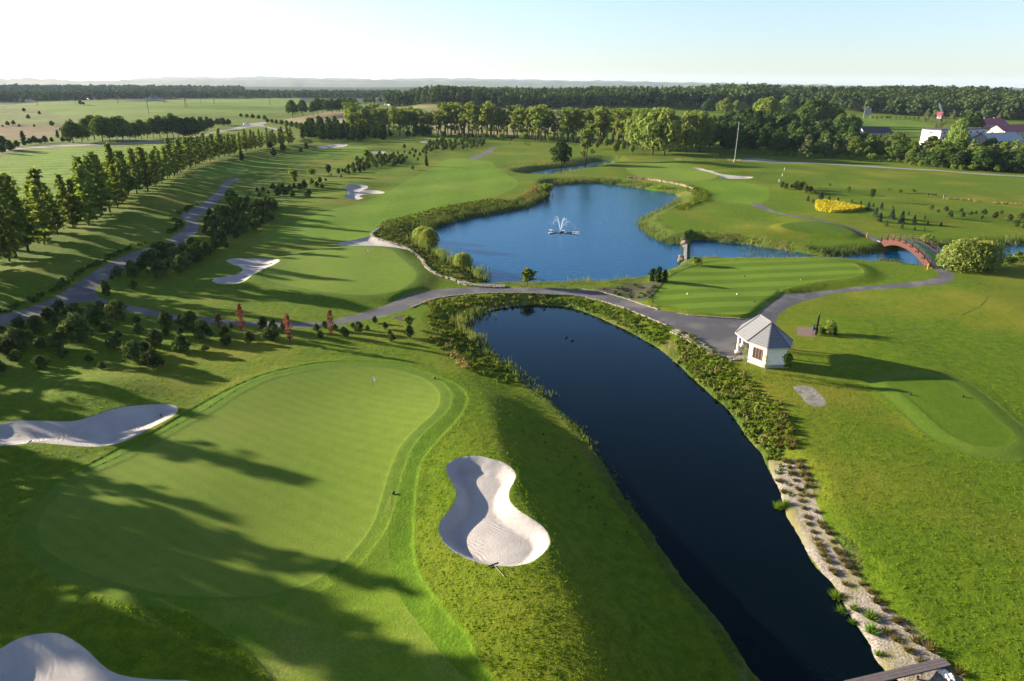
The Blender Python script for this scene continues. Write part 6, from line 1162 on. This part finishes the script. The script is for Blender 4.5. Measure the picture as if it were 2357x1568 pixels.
# ---- benches, fences, mast, sign boards
def bench(n, x, y, rz, label):
    b = hit(zz(n, (x, y)))[0]; o = link('bench', None, None, tuple(b)); o.rotation_euler = (0, 0, rz); tag(o, label, 'bench')
    s = MB(); [s.box((0, -.2+.2*i, .45), (1.9, .16, .05)) for i in range(3)]; s.obj('seat', M_['planks'], o); s = MB(); [s.box((0, .3, .62+.2*i), (1.9, .05, .14)) for i in range(2)]; s.obj('backrest', M_['planks'], o)
    for k in (-.8, .8): g = MB(); g.box((k, -.2, .21), (.08, .08, .42)); g.box((k, .27, .45), (.08, .08, .9)); g.box((k, .03, .42), (.08, .5, .05)); g.obj('leg', M_['black'], o)
bench(6, 1743, 250, .1, 'dark wooden bench on the far right meadow'); bench(2, 1418, 537, 0, 'brown bench on the crest before the poplars')
for n, x, y, l in ((6, 1705, 255, 'small dark litter post left of the meadow bench'), (6, 1810, 262, 'pale sign board right of the meadow bench'), (2, 1290, 532, 'left twin dark posts on the far crest'), (2, 1398, 536, 'dark post beside the brown far bench')):
    b = hit(zz(n, (x, y)))[0]; m = MB().box((0, 0, .55), (.14, .14, 1.15)); m.box((0, -.02, .95), (.5, .08, .55)); tag(m.obj('sign_post', M_['steel' if x == 1810 else 'darkwood'], None, tuple(b)), l, 'sign')
lb = hit(zz(6, (1560, 262), (1700, 258), (1840, 266), (2000, 276), (2040, 285), (2160, 295), (2260, 302), (2357, 312), (2500, 325)))
for i0, i1, l in ((2, 4, 'low brown heather hedge right of the meadow bench'), (5, 8, 'low brown heather hedge at the right edge')):
    P = along(lb[i0:i1+1, :2], .9, .25, i0); P = np.column_stack([P, terrain(P[:, 0], P[:, 1])]); rs = np.random.default_rng(i0); C = []; D = []
    for p in P: dd = rvec(rs, 40); dd[:, 2] = abs(dd[:, 2]); C.append(p+dd*[.6, .6, .55]); D.append(dd)
    C = np.vstack(C); D = np.vstack(D); V, F = leaves(C, D+.7*rvec(rs, len(C)), .12, 1.2, rs); tag(link('heather_hedge', np_mesh('heather_hedge', V, F, [LEAF['straw']])), l, 'hedge')
mb_ = hit(zz(3, (388, 650)))[0]; hm = h_top(mb_, 153.4+378*.3386); ms = link('tall_mast', None, None, tuple(mb_)); tag(ms, 'tall thin grey mast at the start of the right field road', 'mast')
MB().tube([(0, 0, -.2), (0, 0, hm*.5), (0, 0, hm)], [.16, .12, .07], 7).obj('pole', M_['steel'], ms); MB().box((.1, 0, hm*.83), (.35, .35, .5)).obj('antenna_box', M_['steel'], ms); MB().box((0, 0, .5), (.6, .6, 1.2)).obj('base', M_['concrete'], ms)
fp = hit(zz(3, (-20, 640), (40, 642), (130, 644), (235, 643), (335, 641), (450, 655))); fe = link('rail_fence', None); tag(fe, 'thin wooden rail fence left of the tall mast', 'fence'); rl = MB()
pts = along(fp[:, :2], 5.0, .05, 4)
prev = None
for p in pts:
    z = gz(*p); MB().box((p[0], p[1], z+.6), (.16, .16, 1.3)).obj('post', M_['planks'], fe)
    if prev is not None:
        for h in (.45, .95): rl.bar((prev[0], prev[1], prev[2]+h), (p[0], p[1], z+h), .08)
    prev = (p[0], p[1], z)
rl.obj('rail', M_['planks'], fe)
for i, (x, y) in enumerate(((727, 705), (712, 745), (690, 785))):
    b = hit(zz(3, (x, y)))[0]; tag(MB().box((0, 0, .5), (.09, .09, 1.0)).obj('white_post', M_['flag'], None, tuple(b)), ORD[i]+' white post from the road in the line across the meadow', 'post', 'white posts across the meadow')
for i, (x, y, h) in enumerate(((255, 262, 8), (517, 262, 8), (803, 252, 8), (1012, 320, 11), (1115, 250, 9), (1262, 278, 12), (1365, 250, 9), (1455, 255, 13), (1833, 260, 13))):
    b = hit(zz(1, (x, y)))[0]; o = link('power_pole', None, None, tuple(b)); tag(o, ORD[i]+' wooden power pole from the left in the far green field', 'power pole', 'power poles in the far green field'); m = MB().tube([(0, 0, -.3), (0, 0, h)], [.28, .2], 6)
    if i in (4, 5, 7, 8): m.tube([(2.2, 0, -.3), (.1, 0, h*.97)], .22, 6)
    m.obj('pole', M_['planks'], o); MB().box((0, 0, h-.8), (2.6, .25, .25)).obj('cross_arm', M_['planks'], o)
# ---- bin beside the left path, ducks
b = hit(zz(4, (995, 295)))[0]; o = link('litter_bin', None, None, tuple(b)); tag(o, 'dark litter bin beside the left path under the pines', 'bin'); MB().box((0, 0, .55), (.9, .6, 1.1)).obj('box', M_['black'], o); MB().box((0, 0, 1.14), (1.0, .7, .08)).obj('lid', M_['steel'], o)
for n, x, y, l in ((5, 1525, 927, 'single duck near the rocks at the pond head'), (9, 1676, 20, 'left duck of the pair on the pond'), (9, 1713, 40, 'right duck of the pair on the pond')):
    b = flat(zz(n, (x, y)), POND_Z)[0]; m = MB(); bm = bmesh.new(); bmesh.ops.create_uvsphere(bm, u_segments=10, v_segments=7, radius=1)
    for v in bm.verts: v.co = Vector((v.co.x*.24, v.co.y*.12, v.co.z*.11+.06+.05*max(0, -v.co.x)))
    h0 = len(bm.verts); bmesh.ops.create_uvsphere(bm, u_segments=8, v_segments=6, radius=.07, matrix=Matrix.Translation((.22, 0, .25))); bmesh.ops.create_cone(bm, segments=6, radius1=.045, radius2=.04, depth=.14, cap_ends=True, matrix=Matrix.Translation((.19, 0, .16))); bmesh.ops.create_cone(bm, segments=5, radius1=.025, radius2=.008, depth=.09, cap_ends=True, matrix=Matrix.Translation((.31, 0, .24))@Matrix.Rotation(math.pi/2, 4, 'Y'))
    me = bpy.data.meshes.new('duck'); bm.to_mesh(me); bm.free(); me.materials.append(M_['duck']); o = link('duck', me, None, (b[0], b[1], POND_Z)); o.rotation_euler = (0, 0, prs.uniform(0, 6)); tag(o, l, 'duck', 'ducks on the pond')
# ---- houses
def house(n, pl, pr, depth, wall_h, roof_h, wall, roofm, name, label, cat='house', ridge_along=True, wins=3, floors=1, flat_roof=False, chim=0, over=.5):
    P = hit(zz(n, pl, pr)); a, b = P[0], P[1]; z = min(a[2], b[2]); d = (b-a)[:2]; w = np.linalg.norm(d); u = d/w; nb = np.array([-u[1], u[0]])
    if nb[1] < 0: nb = -nb
    o = link(name, None, None, (0, 0, 0)); tag(o, label, cat); q = [a[:2], b[:2], b[:2]+nb*depth, a[:2]+nb*depth]; c = sum(q)/4
    wl_ = MB().prism([tuple(p) for p in q], z-1, z+wall_h, 0)
    if not flat_roof and ridge_along:
        r0 = (q[0]+q[3])/2; r1 = (q[1]+q[2])/2
        for s, rr in ((0, r0), (1, r1)):
            e0, e1 = (q[0], q[3]) if s == 0 else (q[1], q[2]); wl_.add([(*e0, z+wall_h), (*e1, z+wall_h), (*rr, z+wall_h+roof_h-.1)], [(0, 1, 2), (2, 1, 0)][s:s+1])
    wl_.obj('wall', wall, o); rf = MB(); qo = [c+(p-c)*(1+over*2/max(w, 1)) for p in q]
    if flat_roof: rf.prism([tuple(p) for p in qo], z+wall_h+.002, z+wall_h+.5)
    else:
        k = 0 if ridge_along else .22; r0 = (qo[0]+qo[3])/2*(1-k)+c*k; r1 = (qo[1]+qo[2])/2*(1-k)+c*k; zt = z+wall_h+roof_h; ze = z+wall_h-.15
        V = [(*p, ze) for p in qo]+[(*r0, zt), (*r1, zt)]; F = [(0, 1, 5, 4), (2, 3, 4, 5)]+([] if ridge_along else [(3, 0, 4), (1, 2, 5)]); rf.add(V, F); rf.add([(v[0], v[1], v[2]-.18) for v in V], [tuple(reversed(f)) for f in F])
    ro = rf.obj('roof', roofm, o)
    for i in range(chim): p = (qo[0]+qo[3])/2*(.7-.4*i)+(qo[1]+qo[2])/2*(.3+.4*i); MB().box((p[0], p[1], z+wall_h+roof_h*.9), (.8, .8, 1.6)).obj('chimney', M_['wall'], ro)
    fh = wall_h/floors
    for fl_ in range(floors):
        for i in range(wins):
            t0, t1 = (i+.2)/wins, (i+.8)/wins; window(o, q[0]*(1-t0)+q[1]*t0, q[0]*(1-t1)+q[1]*t1, min(1.6, w/wins*.5), fh*.45, fh*(fl_+.3), z, M_['block'], M_['glass'], 2, .12)
        e = q[3]-q[0]; window(o, q[3]-e*.3, q[0]+e*.3, min(1.4, depth*.15), fh*.45, fh*(fl_+.3), z, M_['block'], M_['glass'], 2, .12)
    return o, q, z
o, q, z = house(3, (1765, 572), (2075, 556), 11, 10.5, .5, M_['block'], M_['darkroof'], 'apartment_block', 'white four storey apartment block half hidden behind the huge light tree', 'apartment block', True, 7, 4, True)
for f_ in range(4):
    t = .86; p = q[0]*(1-t)+q[1]*t; nb = (q[0]-q[3])/np.linalg.norm(q[0]-q[3]); p = p+nb*.6; ang = math.atan2(*(q[1]-q[0])[::-1]); bl = MB().box((p[0], p[1], z+.5+f_*2.6), (3.0, 1.2, .15), ang); p2 = p+nb*.6; bl.box((p2[0], p2[1], z+1.0+f_*2.6), (3.0, .08, .95), ang); bl.obj('balcony', M_['grey'], o)
house(3, (2085, 436), (2245, 428), 14, 4.2, 4.5, M_['wall'], M_['redroof'], 'red_roof_hall', 'long red roofed hall farthest right in the village', 'hall', True, 6, 1, False, 2)
house(3, (2220, 490), (2420, 480), 14, 4.2, 4.5, M_['wall'], M_['redroof'], 'red_roof_hall', 'nearer dark red roofed hall cut by the right edge', 'hall', True, 6, 1, False, 1)
house(3, (2130, 574), (2345, 562), 13, 5.0, 4.0, M_['wall'], M_['greyroof'], 'grey_roof_house', 'pale house with silvery grey roof at the right edge', 'house', True, 5, 1, False, 2)
house(3, (2075, 447), (2140, 443), 6, 2.5, 1.6, M_['block'], M_['redroof'], 'shed', 'small white shed in front of the red roofed hall', 'shed', True, 2)
house(3, (1272, 482), (1455, 482), 12, 3.2, 3.4, M_['grey'], M_['darkroof'], 'long_hall', 'long low dark roofed hall on the green meadow', 'hall', True, 6)
house(3, (525, 492), (640, 500), 9, 3.0, 3.6, M_['grey'], M_['darkroof'], 'dark_roof_house', 'house with dark roof behind the mast trees', 'house', True, 3, 1, False, 1)
house(3, (860, 460), (935, 465), 9, 4.0, 5.0, M_['grey'], M_['darkroof'], 'steep_roof_house', 'grey house with steep roof among the tall village trees', 'house', True, 2)
house(3, (820, 535), (960, 540), 9, 2.8, 3.0, M_['grey'], M_['darkroof'], 'low_house', 'low dark roofed house behind the silvery trees', 'house', True, 3, 1, False, 1)
house(3, (1230, 560), (1305, 565), 8, 2.8, 3.2, M_['wall'], M_['darkroof'], 'low_house', 'brown roofed cottage right of the silvery trees', 'house', True, 2)
house(3, (1738, 585), (1795, 590), 7, 3.0, 3.4, M_['wall'], M_['darkroof'], 'small_house', 'small gabled house in front of the white block', 'house', True, 2)
house(3, (2170, 598), (2240, 603), 7, 3.0, 3.4, M_['wall'], M_['darkroof'], 'small_house', 'small gabled house in front of the grey roofed one', 'house', True, 2)
house(3, (1735, 352), (1790, 355), 8, 3.5, 3.0, M_['wall'], M_['redroof'], 'far_house', 'small reddish house among trees above the white block', 'house', True, 2)
house(3, (340, 545), (410, 545), 5, 2.4, 1.0, M_['block'], M_['greyroof'], 'white_shed', 'low white shed behind the tall mast', 'shed', True, 2)
house(1, (465, 226), (505, 226), 9, 4.5, 3, M_['wall'], M_['greyroof'], 'far_house', 'white farmhouse at the left edge of the far wood', 'house', True, 2)
house(1, (555, 222), (605, 222), 11, 7, 4, M_['wall'], M_['darkroof'], 'far_house', 'dark two storey house beside the white farmhouse', 'house', True, 3, 2)
house(1, (1000, 232), (1050, 232), 10, 4.5, 4, M_['wall'], M_['darkroof'], 'far_house', 'white gabled house on the far field rim', 'house', True, 3)
house(1, (1880, 205), (1930, 205), 12, 6, 4, M_['wall'], M_['darkroof'], 'far_house', 'pale house against the far wood', 'house', True, 3)
house(1, (830, 217), (845, 217), 8, 3, 2, M_['wall'], M_['darkroof'], 'far_house', 'tiny white house on the skyline of the far field', 'house', True, 1)
house(2, (440, 262), (505, 266), 16, 2.5, 6.5, M_['block'], M_['greyroof'], 'pavilion_tent', 'white pointed pavilion roof left of the poplars', 'tent', False, 0)
house(2, (550, 265), (580, 265), 9, 5, 3, M_['block'], M_['darkroof'], 'far_house', 'small white house right of the pointed pavilion', 'house', True, 2)
sb = hit(zz(3, (1287, 352)))[0]; o = link('sign_board', None, None, tuple(sb)); tag(o, 'pale blue billboard on legs at the practice range', 'sign'); MB().box((0, 0, 6.4), (7, .3, 6.5)).obj('panel', M_['grey'], o)
for k in (-3.2, 3.2): MB().box((k, .2, 2), (.35, .35, 6)).obj('leg', M_['steel'], o)
cv = hit(zz(3, (1760, 500)))[0]; o = link('curved_panel', None, None, (cv[0], cv[1], cv[2]+19)); tag(o, 'small curved blue and white panel above the white block roof', 'panel'); V = []; F = []
for i in range(9):
    t = i/8; a = -.9+1.7*t; V += [(-3.2+3.4*t-1.0*math.sin(t*3.14), 0, 4.2-6.2*t), (-3.2+3.4*t-1.0*math.sin(t*3.14)+1.5*math.sin(t*3.14)+.05, .1, 4.2-6.2*t)]
for i in range(8): F.append((2*i, 2*i+1, 2*i+3, 2*i+2))
V2 = [(v[0], v[1]+.4, v[2]) for v in V]; MB().add(V+V2, F+[tuple(18+j for j in reversed(f)) for f in F]).obj('sail', M_['block'], o); MB().tube([(.1, .2, -2), (.2, .2, -19)], .06, 6).obj('pole', M_['darkwood'], o)
# ---- car and road sign far left
b = hit(zz(1, (1675, 398)))[0]; o = link('parked_car', None, None, tuple(b)); o.rotation_euler = (0, 0, .5); tag(o, 'white car on the far country road bend', 'car')
cb = MB(); prof = [(-2.1, .35), (2.1, .35), (2.1, .85), (1.2, .95), (.5, 1.45), (-1.2, 1.45), (-1.9, .95), (-2.1, .9)]; n = len(prof)
cb.add([(x, -.85, z) for x, z in prof]+[(x, .85, z) for x, z in prof], [tuple(range(n)), tuple(range(2*n-1, n-1, -1))]+[(i, n+i, n+(i+1) % n, (i+1) % n) for i in range(n)]).obj('body', M_['car'], o); MB().add([(1.1, -.87, .98), (.5, -.87, 1.38), (-1.15, -.87, 1.38), (-1.75, -.87, .98), (1.1, -.885, .98), (.5, -.885, 1.38), (-1.15, -.885, 1.38), (-1.75, -.885, .98)], [(4, 5, 6, 7), (7, 6, 5, 4)]).obj('window', M_['glass'], o)
for x in (-1.3, 1.3):
    for y in (-.8, .8): MB().tube([(x, y-.1, .33), (x, y+.1, .33)], .33, 12).obj('wheel', M_['tyre'], o)
# ------------------------------------------------------------------ far hills
def ridge(prof, rd, label, seed, c1, c2):
    rs = np.random.default_rng(seed); xs = np.arange(-400, 2760, 12); yt = np.interp(xs, [p[0] for p in prof], [p[1] for p in prof])
    yt = yt+.8*np.sin(xs*.031+seed)+.5*np.sin(xs*.083+2*seed)+.35*rs.normal(size=len(xs)); D = rays(np.column_stack([xs, yt])); hz_ = np.hypot(D[:, 0], D[:, 1]); V = []; F = []
    K = 9
    for k in range(K):
        f = k/(K-1); r = rd*(.72+.40*f); e = math.sin(min(1, f/.7)*math.pi/2)**1.2 if f <= .7 else 1-(f-.7)*2.2
        zt = CAM_H+rd*D[:, 2]/hz_; V.append(np.stack([D[:, 0]/hz_*r, D[:, 1]/hz_*r, -4+(zt+4)*e+(rs.normal(0, 4, len(xs)) if 0 < k < K-3 else 0)], 1))
    n = len(xs); V = np.vstack(V); F = [(k*n+i, k*n+i+1, (k+1)*n+i+1, (k+1)*n+i) for k in range(K-1) for i in range(n-1)]
    m, nt, b = new_mat('hill_forest'); p = pos(nt); nn = noise(nt, p, .0018, 5, .6); nt.links.new(mixc(nt, ramp(nt, nn, .55, .68), c1, c2), b.inputs['Base Color']); b.inputs['Roughness'].default_value = 1
    tag(link('hills', np_mesh('hills', V, np.array(F), [m], True)), label, 'hills', None, 'structure')
ridge([(-400, 183), (0, 181.5), (60, 180.5), (110, 182), (180, 184.5), (260, 186), (300, 186), (450, 184), (600, 182), (800, 184), (1000, 186), (1200, 187), (1500, 190), (1750, 194), (2760, 210)], 7800, 'long blue wooded hills on the horizon', 3, (.035, .055, .03), (.13, .13, .06))
ridge([(-400, 190), (250, 188), (300, 181), (340, 178.5), (420, 177.5), (560, 177), (690, 178), (780, 181), (860, 182.5), (1000, 180.5), (1060, 180.5), (1200, 183.5), (1400, 186.5), (1700, 193), (2760, 212)], 11500, 'palest farthest hills behind the blue ones', 5, (.04, .06, .035), (.13, .13, .07))
# ------------------------------------------------------------------ air
hm_, nt, b = new_mat('air'); nt.nodes.remove(b); pv = nt.nodes.new('ShaderNodeVolumePrincipled'); pv.inputs['Color'].default_value = (.60, .78, 1.0, 1); pv.inputs['Density'].default_value = HAZE = 3.0e-5; pv.inputs['Anisotropy'].default_value = .1
nt.links.new(pv.outputs[0], nt.nodes['Material Output'].inputs['Volume'])
hz_o = MB().box((0, 8000, 95), (36000, 17200, 230)).obj('haze', hm_); tag(hz_o, 'thin blue evening haze over the whole landscape', 'haze', None, 'stuff')
